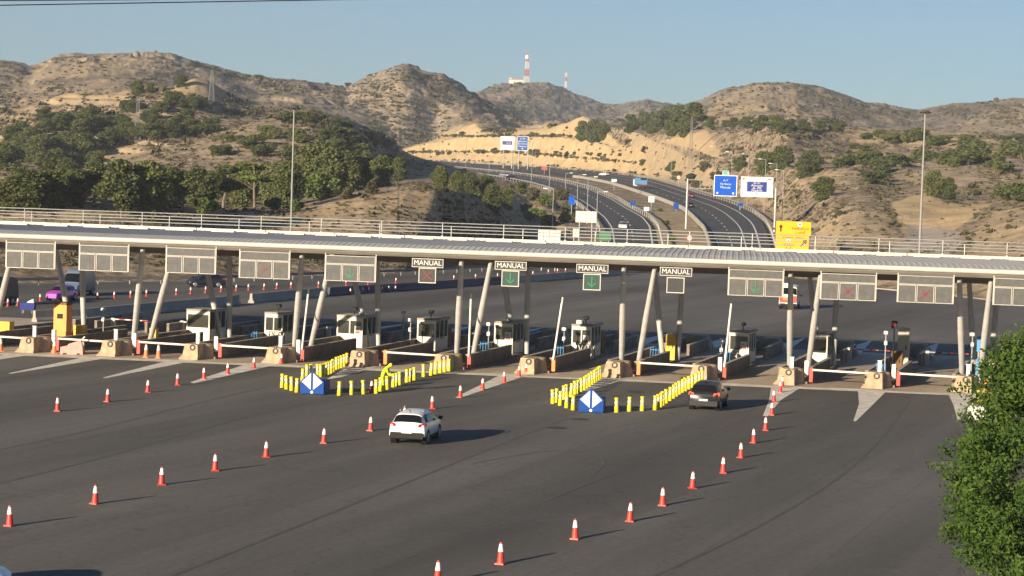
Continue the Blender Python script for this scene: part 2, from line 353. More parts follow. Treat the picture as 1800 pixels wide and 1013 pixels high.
for p, q in (([(1100, 225), (1240, 290), (1300, 322), (1230, 335), (1150, 318), (1110, 262)], .75), ([(1160, 250), (1240, 228), (1262, 258), (1275, 285), (1220, 262)], .9),
             ([(1568, 358), (1600, 346), (1637, 338), (1660, 356), (1700, 362), (1745, 356), (1700, 388), (1650, 425), (1600, 445), (1578, 385)], 1.0), ([(1470, 380), (1520, 370), (1560, 378), (1590, 430), (1440, 430)], .55),
             ([(90, 172), (130, 160), (150, 182), (85, 184)], .8), ([(150, 172), (225, 160), (228, 182), (170, 186)], .65), ([(290, 185), (318, 140), (342, 128), (362, 140), (400, 158), (390, 180), (340, 172)], .8), ([(430, 176), (530, 168), (540, 184), (440, 190)], .6),
             ([(880, 345), (990, 372), (1000, 425), (900, 420)], .45), ([(640, 345), (775, 330), (776, 425), (520, 400)], .42), ([(160, 272), (240, 255), (260, 268), (180, 290)], .6), ([(1400, 302), (1500, 300), (1470, 320), (1420, 330)], .5), ([(1150, 370), (1210, 372), (1255, 440), (1150, 430)], .6), ([(40, 130), (90, 104), (200, 98), (310, 106), (318, 124), (200, 132), (95, 140)], .55), ([(0, 118), (60, 126), (70, 160), (0, 170)], .35), ([(150, 140), (225, 138), (220, 158), (150, 156)], .45), ([(640, 170), (700, 140), (755, 175), (740, 215), (690, 225)], .35), ([(730, 160), (745, 158), (800, 205), (785, 208)], .5), ([(758, 175), (768, 172), (815, 208), (800, 212)], .4), ([(1235, 212), (1260, 170), (1330, 148), (1400, 152), (1400, 210), (1330, 214)], .4), ([(1392, 156), (1400, 156), (1404, 215), (1390, 215)], .7), ([(1540, 205), (1570, 200), (1580, 215), (1550, 222)], .4), ([(1680, 210), (1800, 185), (1800, 240), (1690, 236)], .35), ([(1440, 392), (1500, 372), (1565, 380), (1585, 430), (1430, 432)], .6), ([(1745, 372), (1820, 362), (1830, 450), (1700, 450), (1715, 410)], .55), ([(1290, 318), (1345, 335), (1400, 395), (1360, 420), (1340, 380)], .5), ([(1400, 300), (1520, 302), (1500, 325), (1400, 335)], .45), ([(1560, 310), (1660, 300), (1740, 318), (1640, 332)], .45), ([(0, 345), (150, 342), (235, 350), (235, 400), (0, 405)], .6), ([(390, 372), (520, 375), (640, 345), (700, 340), (700, 430), (390, 430)], .5), ([(1420, 232), (1600, 236), (1780, 246), (1700, 262), (1500, 250)], .4), ([(845, 168), (905, 158), (935, 163), (900, 172)], .5), ([(960, 200), (1000, 195), (1010, 206), (975, 208)], .5)):  # also paints the sunlit right hill face and lit mound as pale soil
    k = inpoly(p); sand_sunlit[k] = np.maximum(sand_sunlit[k], q)
ochre[inpoly([(1568, 358), (1600, 346), (1637, 340), (1664, 360), (1700, 366), (1745, 358), (1700, 388), (1650, 422), (1610, 432), (1582, 392)])] = .85
ochre[inpoly([(1170, 248), (1240, 228), (1258, 256), (1262, 280), (1210, 258)])] = .8
ochre[inpoly([(318, 142), (340, 130), (356, 142), (372, 162), (340, 168)])] = .8
ochre[inpoly([(90, 174), (128, 160), (146, 180)])] = .8
track[inpoly([(1560, 450), (1600, 405), (1590, 396), (1630, 398), (1660, 402), (1692, 410), (1680, 450)])] = 1
PU, PV = _pu, _pv
soft = lambda a: np.apply_along_axis(lambda c: gs(c, 1), 1, a)
ochre, sand_sunlit, track = soft(ochre), soft(sand_sunlit), soft(track)
NR_, NC_ = TR.shape
verts = np.stack([TX, TY, TZ], -1).reshape(-1, 3)
idx = np.arange(NR_ * NC_).reshape(NR_, NC_)
faces = np.stack([idx[:-1, :-1], idx[:-1, 1:], idx[1:, 1:], idx[1:, :-1]], -1).reshape(-1, 4)
me = bpy.data.meshes.new('hills'); me.vertices.add(len(verts)); me.vertices.foreach_set('co', verts.ravel())
me.loops.add(faces.size); me.loops.foreach_set('vertex_index', faces.ravel()); me.polygons.add(len(faces))
me.polygons.foreach_set('loop_start', np.arange(0, faces.size, 4)); me.polygons.foreach_set('loop_total', np.full(len(faces), 4)); me.update(calc_edges=True)
me.polygons.foreach_set('use_smooth', np.ones(len(faces), bool))
ca = me.attributes.new('soil', 'FLOAT_COLOR', 'POINT')
far = sstep((TR - 850) / 500.)
ca.data.foreach_set('color', np.stack([ochre, np.maximum(sand_sunlit, 0), track, far], -1).reshape(-1))
m = bpy.data.materials.new('hill_soil'); m.use_nodes = True; n = m.node_tree.nodes; l = m.node_tree.links; b = n['Principled BSDF']; b.inputs['Roughness'].default_value = .95; b.inputs['Specular IOR Level'].default_value = .1
at = n.new('ShaderNodeAttribute'); at.attribute_name = 'soil'; sp = n.new('ShaderNodeSeparateColor'); l.new(at.outputs['Color'], sp.inputs[0])
geo = n.new('ShaderNodeNewGeometry')
def noise(sc, det=5, rough=.6):
    x = n.new('ShaderNodeTexNoise'); x.inputs['Scale'].default_value = sc; x.inputs['Detail'].default_value = det; x.inputs['Roughness'].default_value = rough; l.new(geo.outputs['Position'], x.inputs['Vector']); return x.outputs[0]
def ramp(v, a, c, lo=0., hi=1.):
    x = n.new('ShaderNodeMapRange'); x.inputs[1].default_value = a; x.inputs[2].default_value = c; x.inputs[3].default_value = lo; x.inputs[4].default_value = hi; l.new(v, x.inputs[0]); return x.outputs[0]
def mixc(f, a, c):
    x = n.new('ShaderNodeMix'); x.data_type = 'RGBA'
    if isinstance(f, float): x.inputs[0].default_value = f
    else: l.new(f, x.inputs[0])
    for k, q in ((6, a), (7, c)):
        if isinstance(q, tuple): x.inputs[k].default_value = (*q, 1)
        else: l.new(q, x.inputs[k])
    return x.outputs[2]
def math_(op, a, c):
    x = n.new('ShaderNodeMath'); x.operation = op
    for k, q in ((0, a), (1, c)):
        if isinstance(q, (int, float)): x.inputs[k].default_value = q
        else: l.new(q, x.inputs[k])
    return x.outputs[0]
dirt = mixc(ramp(noise(.08, 6, .7), .35, .65), (.32, .238, .162), (.55, .43, .295))
farD = mixc(ramp(noise(.012, 8, .68), .38, .62), (.18, .146, .118), (.43, .35, .26))
base = mixc(at.outputs['Alpha'], dirt, farD)
bands = math_('MULTIPLY', ramp(noise(.25, 6, .75), .46, .6), math_('SUBTRACT', 1.0, at.outputs['Alpha']))
base = mixc(math_('MULTIPLY', bands, .75), base, (.115, .088, .052))
fs = ramp(noise(.045, 7, .78), .50, .62)
base = mixc(math_('MULTIPLY', math_('MULTIPLY', fs, at.outputs['Alpha']), .72), base, (.085, .075, .052))
clus = ramp(noise(.03, 5, .6), .36, .6, .15, 1.); sk = math_('MULTIPLY', clus, math_('MULTIPLY', ramp(noise(.42, 4, .75), .50, .58), .72)); base = mixc(sk, base, (.075, .062, .044)); sk2 = math_('MULTIPLY', ramp(noise(1.6, 3, .7), .5, .62), math_('MULTIPLY', math_('SUBTRACT', 1.0, at.outputs['Alpha']), .55)); base = mixc(sk2, base, (.09, .072, .048))
och = mixc(ramp(noise(.12, 6, .7), .35, .7), (.45, .325, .17), (.58, .44, .255))
sand_sunlit_c = mixc(ramp(noise(.3, 6, .7), .35, .65), (.46, .335, .19), (.57, .435, .26))
sf = math_('MULTIPLY', sp.outputs[1], ramp(noise(.2, 5, .7), .32, .5, .35, 1.))
base = mixc(sf, base, sand_sunlit_c)
of = math_('MULTIPLY', sp.outputs[0], ramp(noise(.16, 5, .7), .28, .42, .35, 1.))
base = mixc(of, base, och); base = mixc(sp.outputs[2], base, (.40, .34, .28))
l.new(base, b.inputs['Base Color'])
bp = n.new('ShaderNodeBump'); bp.inputs['Strength'].default_value = .8; bp.inputs['Distance'].default_value = 1.4; l.new(noise(.14, 8, .72), bp.inputs['Height']); l.new(bp.outputs[0], b.inputs['Normal'])
me.materials.append(m)
hills = struct(link('hills', me))

# ------------------------------------------------------------------ plaza asphalt, apron and markings
STREAK = math.radians(13)
def asphalt(name, c0, c1, sc=1.):
    m = bpy.data.materials.new(name); m.use_nodes = True; n = m.node_tree.nodes; l = m.node_tree.links; b = n['Principled BSDF']; b.inputs['Roughness'].default_value = .88; b.inputs['Specular IOR Level'].default_value = .2
    g = n.new('ShaderNodeNewGeometry')
    def nz(scale, rot, det, rough, vec):
        mp = n.new('ShaderNodeMapping'); mp.vector_type = 'TEXTURE'; mp.inputs['Rotation'].default_value = (0, 0, -rot); mp.inputs['Scale'].default_value = vec
        l.new(g.outputs['Position'], mp.inputs['Vector']); x = n.new('ShaderNodeTexNoise'); x.inputs['Scale'].default_value = scale; x.inputs['Detail'].default_value = det; x.inputs['Roughness'].default_value = rough
        l.new(mp.outputs[0], x.inputs['Vector']); return x.outputs[0]
    def mr(v, a, c, lo, hi):
        x = n.new('ShaderNodeMapRange'); x.inputs[1].default_value = a; x.inputs[2].default_value = c; x.inputs[3].default_value = lo; x.inputs[4].default_value = hi; l.new(v, x.inputs[0]); return x.outputs[0]
    def mul(a, c):
        x = n.new('ShaderNodeMath'); x.operation = 'MULTIPLY'; l.new(a, x.inputs[0]); l.new(c, x.inputs[1]); return x.outputs[0]
    f = mul(mul(mr(nz(.11, STREAK, 3, .5, (1, 14, 1)), .36, .64, .74, 1.14), mr(nz(.55, STREAK * 1.3, 4, .6, (1, 30, 1)), .35, .68, .88, 1.07)), mr(nz(.045, 0, 5, .6, (1, 1.5, 1)), .3, .7, .86, 1.14))
    f = mul(f, mr(nz(3.2, 0, 4, .85, (1, 1, 1)), .3, .7, .80, 1.2))
    vo = n.new('ShaderNodeTexVoronoi'); vo.feature = 'DISTANCE_TO_EDGE'; vo.inputs['Scale'].default_value = .085; wq = n.new('ShaderNodeVectorMath'); wq.operation = 'ADD'; nq = n.new('ShaderNodeTexNoise'); nq.inputs['Scale'].default_value = .35; nq.inputs['Detail'].default_value = 5; l.new(g.outputs['Position'], nq.inputs['Vector']); sc3 = n.new('ShaderNodeVectorMath'); sc3.operation = 'SCALE'; sc3.inputs['Scale'].default_value = 7.; l.new(nq.outputs['Color'], sc3.inputs[0]); l.new(g.outputs['Position'], wq.inputs[0]); l.new(sc3.outputs[0], wq.inputs[1]); l.new(wq.outputs[0], vo.inputs['Vector'])
    f = mul(f, mr(vo.outputs['Distance'], .002, .007, .80, 1))
    # strips laid by the paver, each a little different, with a darker seam between
    mp = n.new('ShaderNodeMapping'); mp.vector_type = 'TEXTURE'; mp.inputs['Rotation'].default_value = (0, 0, -STREAK); mp.inputs['Scale'].default_value = (4.3, 4.3, 4.3); l.new(g.outputs['Position'], mp.inputs['Vector'])
    sx = n.new('ShaderNodeSeparateXYZ'); l.new(mp.outputs[0], sx.inputs[0])
    def mth(op, a, c=None):
        x = n.new('ShaderNodeMath'); x.operation = op; l.new(a, x.inputs[0])
        if c is not None: x.inputs[1].default_value = c
        return x.outputs[0]
    wv = nz(.06, STREAK, 2, .5, (1, 6, 1)); ad = n.new('ShaderNodeMath'); ad.operation = 'ADD'; l.new(sx.outputs[0], ad.inputs[0]); l.new(mr(wv, 0, 1, -.25, .25), ad.inputs[1])
    wn = n.new('ShaderNodeTexWhiteNoise'); wn.noise_dimensions = '1D'; l.new(mth('FLOOR', ad.outputs[0]), wn.inputs['W'])
    f = mul(f, mr(wn.outputs['Value'], 0, 1, .93, 1.06))
    f = mul(f, mr(mth('ABSOLUTE', mth('SUBTRACT', mth('FRACT', ad.outputs[0]), .5)), .488, .497, 1, .84))
    f = mul(f, mr(nz(.5, 0, 5, .7, (1, 1.8, 1)), .63, .72, 1, .72))
    f = mul(f, mr(nz(.17, .6, 5, .75, (1, 2.5, 1)), .60, .66, 1, 1.12))
    mx = n.new('ShaderNodeMix'); mx.data_type = 'RGBA'; mx.blend_type = 'MULTIPLY'; mx.inputs[0].default_value = 1
    cc = n.new('ShaderNodeMix'); cc.data_type = 'RGBA'; cc.inputs[6].default_value = (*c0, 1); cc.inputs[7].default_value = (*c1, 1); l.new(mr(nz(.03, .2, 3, .5, (1, 2, 1)), .35, .65, 0, 1), cc.inputs[0])
    l.new(cc.outputs[2], mx.inputs[6]); l.new(f, mx.inputs[7]); l.new(mx.outputs[2], b.inputs['Base Color'])
    return m
M_ASPH = asphalt('plaza_asphalt', (.126, .116, .100), (.148, .137, .118))
pm = MB()
for X0 in range(-210, 150, 30):
    for Y0 in range(-60, 420, 40): pm.poly([(X0, Y0, 0), (X0 + 30, Y0, 0), (X0 + 30, Y0 + 40, 0), (X0, Y0 + 40, 0)])
struct(pm.build('plaza_ground', M_ASPH, recalc=False))
gm = MB(); gm.poly([(-9000, -3000, -2.5), (9000, -3000, -2.5), (9000, 12000, -2.5), (-9000, 12000, -2.5)])
struct(gm.build('ground', mat('dry_earth', (.34, .25, .16), .95, var=.3, scale=.01), recalc=False))
SK = 0.1772; LD = Vector((math.sin(SK), math.cos(SK), 0)); LR = Vector((math.cos(SK), -math.sin(SK), 0))
S0, XR, YR = 5.7917, -48.311, 140.735        # island spacing, first ring
def isl(k, x=0., t=0., z=0.):               # point in the frame of toll island k (x across, t along the lane)
    return Vector((XR + S0 * (k - 1), YR, 0)) + LR * x + LD * t + Vector((0, 0, z))
M_APRON = asphalt('apron_concrete', (.47, .375, .28), (.56, .455, .345))
am = MB(); a0, a1 = isl(-3, 0, -2.4), isl(14.4, 0, -2.4); b0, b1 = isl(-3, 0, 33), isl(14.4, 0, 33)
for i in range(24):
    s, t = i / 24, (i + 1) / 24
    q = [a0.lerp(a1, s), a0.lerp(a1, t), b0.lerp(b1, t), b0.lerp(b1, s)]; am.poly([(p.x, p.y, .006) for p in q])
struct(am.build('concrete_apron', M_APRON, recalc=False))
M_LINE = mat('road_marking_paint', (.74, .68, .57), .8, var=.35, scale=1.2)
M_LINEGREY = mat('worn_marking_stripe', (.17, .16, .15), .85, var=.3, scale=2)
mk = MB()
def gpoly(pts, z=.012): mk.poly([G(u, v, z) for u, v in pts])
mk.cur = 0
gpoly([(205, 627), (148, 628), (14, 656.5), (20, 657)])
gpoly([(352, 632), (300, 633), (180, 664), (186, 665)])
gpoly([(500, 638), (440, 638), (334, 672), (341, 674)])
gpoly([(935, 657), (880, 659), (800, 699), (808, 700)])
gpoly([(1410, 680), (1356, 678), (1352, 704), (1341, 731), (1349, 732), (1372, 704)])
gpoly([(1559, 687), (1508, 685), (1510, 710), (1500, 740), (1504, 741), (1530, 716)])
gpoly([(1718, 694), (1666, 691), (1676, 712), (1683, 738), (1688, 738), (1700, 715)])
gpoly([(1748, 990), (1756, 988), (1762, 1020), (1752, 1022)])
gpoly([(55, 624), (20, 622), (-120, 645), (-110, 648)])
for a in ([(572, 668), (612, 645), (664, 644), (600, 663)], [(1012, 690), (1054, 666), (1104, 665), (1040, 686)]): gpoly(a)
for i in range(48):                         # pale worn edge of the concrete apron
    q = [a0.lerp(a1, i / 48), a0.lerp(a1, (i + 1) / 48)]; mb_ = [p + LD * (1.5 + .5 * math.sin(i * 1.7 + j)) for j, p in enumerate(q)]; j0 = 1.5 + .4 * math.sin(i * 1.7); j1 = 1.5 + .4 * math.sin((i + 1) * 1.7)
    mk.poly([(p.x, p.y, .011) for p in (q[0], q[1], q[1] + LD * j1, q[0] + LD * j0)])
for k in range(0, 13):                      # painted noses behind the islands
    q = [isl(k, -1.0, 31.5), isl(k, 1.0, 31.5), isl(k, .1, 47), isl(k, -.1, 47)]; mk.poly([(p.x, p.y, .012) for p in q])
mk.cur = 1
for (x0, y0, x1, y1) in ((592, 657, 618, 645), (1032, 680, 1060, 666)):
    for k in range(4):
        s = (k + .3) / 4; u, v = x0 + (x1 - x0) * s, y0 + (y1 - y0) * s; gpoly([(u, v), (u + 26, v + 1), (u + 31, v - 1), (u + 5, v - 2)], .016)
mk.cur = 2
for (u, v, r) in ((1117, 689, .55), (1020, 737, .5), (979, 752, .55), (1103, 300, .1)):
    c = G(u, v, .012); mk.poly([(c.x + r * math.cos(i * PI / 8), c.y + r * math.sin(i * PI / 8), .014) for i in range(16)])
mk.cur = 1
for i in range(26):
    u, v = 1030 + i * 5 + random.uniform(-2, 2), 757 - i * .35 + random.uniform(-2, 2); gpoly([(u, v), (u + random.uniform(2, 5), v), (u + random.uniform(2, 5), v + 1.2), (u, v + 1)], .012)
struct(mk.build('road_markings', [M_LINE, M_LINEGREY, mat('manhole_iron', (.035, .033, .03), .8)], recalc=False))
# tyre marks curving over the asphalt
tm = MB()
def strip(pts, wdt, z):
    wdt *= .6; P = [G(u, v, z) for u, v in pts]
    Q = []
    for i in range(len(P) - 1):
        for t in range(6): Q.append(P[i].lerp(P[i + 1], t / 6))
    Q.append(P[-1])
    for _ in range(8): Q[1:-1] = [(Q[i - 1] + Q[i] * 2 + Q[i + 1]) / 4 for i in range(1, len(Q) - 1)]
    for a, b in zip(Q, Q[1:]):
        d = (b - a); s = Vector((-d.y, d.x, 0)).normalized() * wdt / 2; tm.poly([a - s, a + s, b + s, b - s])
for pts, wd in (([(830, 815), (960, 790), (1045, 795), (1068, 812), (1040, 836)], .22), ([(960, 880), (1060, 838), (1180, 800), (1300, 745), (1345, 700)], .2), ([(1150, 1013), (1330, 930), (1480, 840), (1560, 760), (1600, 700)], .25),
                ([(0, 850), (200, 800), (420, 735), (560, 705)], .25), ([(300, 1013), (560, 910), (760, 830), (905, 770), (1000, 735)], .3), ([(0, 790), (150, 760), (330, 712), (470, 680)], .2)):
    strip(pts, wd, .008)
struct(tm.build('tyre_marks', mat('tyre_mark', (.088, .08, .071), .85, var=.25, scale=.8), recalc=False))

# ------------------------------------------------------------------ highway carriageways, lines, barriers
M_ROAD = mat('highway_asphalt', (.048, .046, .046), .85, var=.25, scale=.15)
def ribbon(A, B, dz): 
    mb = MB(); n0 = len(A)
    for i in range(n0 - 1):
        for a in range(4):
            s, t = a / 4, (a + 1) / 4
            q = [A[i] * (1 - s) + B[i] * s, A[i] * (1 - t) + B[i] * t, A[i + 1] * (1 - t) + B[i + 1] * t, A[i + 1] * (1 - s) + B[i + 1] * s]
            mb.poly([(p[0], p[1], p[2] + dz) for p in q])
    return mb
struct(ribbon(eRL, eRR, .02).build('highway_outbound', M_ROAD, recalc=False))
struct(ribbon(eLL, eLR, .02).build('highway_inbound', M_ROAD, recalc=False))
hm = MB()
def hline(A, B, f, wd, dash=None):
    C = A * (1 - f) + B * f; D = np.gradient(C, axis=0); D /= np.linalg.norm(D[:, :2], axis=1)[:, None]; N = np.stack([-D[:, 1], D[:, 0], D[:, 0] * 0], 1) * wd / 2
    s = np.concatenate([[0], np.cumsum(np.linalg.norm(np.diff(C, axis=0), axis=1))]); t = np.arange(0, s[-1], 3.)
    Cx = np.stack([np.interp(t, s, C[:, k]) for k in range(3)], 1); Nx = np.stack([np.interp(t, s, N[:, k]) for k in range(3)], 1)
    for i in range(len(t) - 1):
        if dash and (t[i] % dash[1]) > dash[0]: continue
        q = [Cx[i] - Nx[i], Cx[i] + Nx[i], Cx[i + 1] + Nx[i + 1], Cx[i + 1] - Nx[i + 1]]; hm.poly([(p[0], p[1], p[2] + .06) for p in q])
for A, B, f, wd, ds in ((eRL, eRR, .05, .3, None), (eRL, eRR, .80, .34, None), (eRL, eRR, .54, .28, None), (eRL, eRR, .29, .26, (4.5, 14)), (eLL, eLR, .16, .3, None), (eLL, eLR, .95, .34, None), (eLL, eLR, .56, .3, (4.5, 14))): hline(A, B, f, wd, ds)
struct(hm.build('highway_markings', mat('highway_line', (.72, .71, .68), .7), recalc=False))
def edge_offset(C, off):
    D = np.gradient(C, axis=0); D /= np.linalg.norm(D[:, :2], axis=1)[:, None]; return C + np.stack([-D[:, 1], D[:, 0], D[:, 0] * 0], 1) * off
def guardrail(C, name, label, h=.75, post=4., m=M_GALV, cat='guardrail', thick=.05, plate=.32, i0=0, i1=None):
    C = C[i0:i1]; s = np.concatenate([[0], np.cumsum(np.linalg.norm(np.diff(C, axis=0), axis=1))])
    t = np.arange(0, s[-1], post); P = np.stack([np.interp(t, s, C[:, k]) for k in range(3)], 1)
    root = thing(name, label, cat, tuple(P[0])); o = P[0]
    rb = MB(); pm_ = None
    for a, b in zip(P, P[1:]):
        a = a - o; b = b - o; d = b - a; nn = np.array([-d[1], d[0], 0]); nn = nn / np.linalg.norm(nn) * thick
        rb.hexa([a - nn + [0, 0, h - plate], b - nn + [0, 0, h - plate], b + nn + [0, 0, h - plate], a + nn + [0, 0, h - plate]], [a - nn + [0, 0, h], b - nn + [0, 0, h], b + nn + [0, 0, h], a + nn + [0, 0, h]])
        if len(root.get('_n', '')) < 98:
            if pm_ is None: pb = MB(); pb.box(-.06, .06, thick, thick + .1, -.4, h); q_ = pb.build('post', m, root, loc=tuple(a)); pm_ = q_.data
            else: link('post', pm_, root, tuple(a))
            root['_n'] = root.get('_n', '') + 'x'
    del root['_n']
    rb.build('rail', m, root); return root
M_BARR = mat('concrete_barrier_pale', (.36, .34, .29), .85, var=.25, scale=.6)
def jersey(C, name, label, h=.9, w0=.3, w1=.1, m=M_BARR, cat='concrete barrier', gap=None):
    C = np.array(C, float); o = C[0].copy(); mb = MB()
    for a, b in zip(C, C[1:]):
        a = a - o; b = b - o; d = b - a; nn = np.array([-d[1], d[0], 0]); nn = nn / np.linalg.norm(nn); z = np.array([0, 0, 1.])
        A = [a - nn * w0, a - nn * w0 + z * .15, a - nn * (w1 + .04) + z * .4, a - nn * w1 + z * h, a + nn * w1 + z * h, a + nn * (w1 + .04) + z * .4, a + nn * w0 + z * .15, a + nn * w0]
        B = [p + (b - a) for p in A]; k = len(mb.v); mb.v += [tuple(p) for p in A + B]
        for i in range(8):
            j = (i + 1) % 8; mb.f.append((k + i, k + j, k + 8 + j, k + 8 + i)); mb.m.append(0)
        mb.f.append(tuple(k + i for i in range(8))); mb.f.append(tuple(k + 8 + i for i in reversed(range(8)))); mb.m += [0, 0]
    ob = mb.build(name, m, loc=tuple(o)); tag(ob, label, cat); return ob
jersey(edge_offset(eRL, 1.2)[:110:2], 'median_barrier', 'long pale barrier along the median side of the outbound carriageway', 1.0, .25, .12)
guardrail(edge_offset(eLR, -1.4), 'guardrail', 'galvanised guardrail along the median side of the inbound carriageway', .9, 6.)
guardrail(edge_offset(eRR, -1.0), 'guardrail', 'galvanised guardrail below the ochre terraces and right hand slope', .9, 6.)
guardrail(edge_offset(eLL, 1.0), 'guardrail', 'galvanised guardrail on the scrub side of the inbound carriageway', .9, 6.)

# ------------------------------------------------------------------ canopy
CX0, CX1 = -64., 27.; CL = CX1 - CX0
can = thing('toll_canopy', 'long flat grey canopy roof spanning all the toll lanes', 'canopy', (CX0, 138.3, 0))
M_GUT = mat('canopy_gutter', (.58, .545, .475), .45, var=.12, scale=.5)
M_ROOF = mat('canopy_roof_sheet', (.48, .455, .42), .75, var=.15, scale=.7)
M_FASC = mat('canopy_fascia', (.24, .215, .185), .6, .0, var=.2, scale=.4)
RW = 17.4
def xprism(mb, poly, x0=0., x1=CL):      # profile (y, z) swept along x
    k = len(poly); n0 = len(mb.v); mb.v += [(x0, y, z) for y, z in poly] + [(x1, y, z) for y, z in poly]
    mb.f.append(tuple(n0 + i for i in reversed(range(k)))); mb.f.append(tuple(n0 + k + i for i in range(k))); mb.m += [mb.cur] * 2
    for i in range(k):
        j = (i + 1) % k; mb.f.append((n0 + i, n0 + j, n0 + k + j, n0 + k + i)); mb.m.append(mb.cur)
g = MB(); xprism(g, [(.19 * math.cos(a) + .05, 8.12 + .17 * math.sin(a)) for a in [i * PI / 8 for i in range(16)]]); g.build('gutter', M_GUT, can, smooth=40)
g = MB(); xprism(g, [(.10, 7.90), (.28, 7.70), (.50, 7.66), (.50, 8.2), (.12, 8.2)]); g.build('fascia', M_FASC, can)
g = MB(); xprism(g, [(.32, 8.2), (.34, 8.24), (2.6, 8.45), (RW, 8.47), (RW, 8.0), (.52, 8.0), (.52, 8.2)])
x = 0.1
while x < CL - .3:
    for ya, za, yb, zb_ in ((.36, 8.242, 2.6, 8.452), (2.6, 8.452, RW - .05, 8.472)):
        g.hexa([(x, ya, za), (x + .16, ya, za), (x + .16, yb, zb_), (x, yb, zb_)], [(x + .04, ya, za + .02), (x + .12, ya, za + .02), (x + .12, yb, zb_ + .02), (x + .04, yb, zb_ + .02)])
    x += .40
g.build('roof', M_ROOF, can)
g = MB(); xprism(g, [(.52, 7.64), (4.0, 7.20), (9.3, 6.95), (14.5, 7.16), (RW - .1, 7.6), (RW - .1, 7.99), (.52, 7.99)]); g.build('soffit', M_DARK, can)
g = MB(); xprism(g, [(RW + .02, 8.0), (RW + .22, 8.0), (RW + .22, 8.66), (RW + .02, 8.66)]); g.build('parapet', M_GUT, can)
x = 1.0; g = MB()                           # clips and loose covers along the parapet foot
while x < CL - 3:
    wd = random.uniform(1.4, 2.2); g = MB(); g.box(0, wd, 0, .6, 0, .1); g.build('roof_flashing', M_GUT, can, loc=(x, RW - 3.4, 8.51)); x += wd + random.uniform(.8, 1.5)
for yy, hh in ((RW + .1, 8.66), (RW - 2.4, 8.47)):
    rl = MB()
    for z in (1.02, .55): rl.tube((0, yy, hh + z), (CL, yy, hh + z), .035, n=6)
    o = rl.build('railing', M_GALV, can)
    x = .8
    while x < CL:
        p = MB(); p.tube((0, 0, 0), (0, 0, 1.03), .03, n=6); p.tube((0, 0, 0), (0, 0, .06), .09, n=6); p.build('railing_post', M_GALV, o, loc=(x, yy, hh)); x += 4.6 if yy > RW else 5.3
# columns: four to a group, in pairs leaning apart
def column(u0, v0, y0, u1, v1, y1, r=.225):
    b = PY(u0, v0, y0); t = PY(u1, v1, y1); d = (t - b) / (t.z - b.z); b = b + d * (.15 - b.z); t = t + d * (7.6 - t.z)
    mb = MB(); m_ = b.lerp(t, .5); mb.tube((0, 0, 0), m_ - b, r * .74, r, 16); mb.tube(m_ - b, t - b, r, r * .7, 16)
    mb.build('column', M_COLUMN, can, loc=b - Vector((CX0, 138.3, 0)), smooth=50)
for u0, v0, u1, v1 in ((-14, 590, 16, 469), (-46, 590, -30, 440), (235, 596, 250, 450), (266, 590, 297, 474), (518, 605, 530, 460), (548, 602, 577, 478), (803, 617.5, 811, 468), (833.7, 614.7, 861.8, 468.7), (1092.5, 632, 1096.8, 477), (1124, 629, 1150, 478.7), (1388, 640, 1390, 487), (1421.6, 639, 1441.7, 490), (1691, 655, 1686.8, 499), (1723.8, 651.6, 1741.5, 500.6)): column(u0, v0, 145.3, u1, v1, 139.9)
for u0, v0, u1, v1 in ((123, 573, 100, 445), (147, 570, 144.5, 476), (385, 580, 361, 462), (403.5, 567, 403.5, 452), (648, 600, 616, 465), (665, 602, 663.4, 455), (905, 615, 883, 474), (926, 613, 928, 472), (1163, 612, 1152, 490), (1192, 620, 1199, 500), (1440, 625, 1424, 490), (1466, 620, 1471, 505), (1712, 640, 1704, 500), (1742, 640, 1753, 520)): column(u0, v0, 156.0, u1, v1, 155.2)

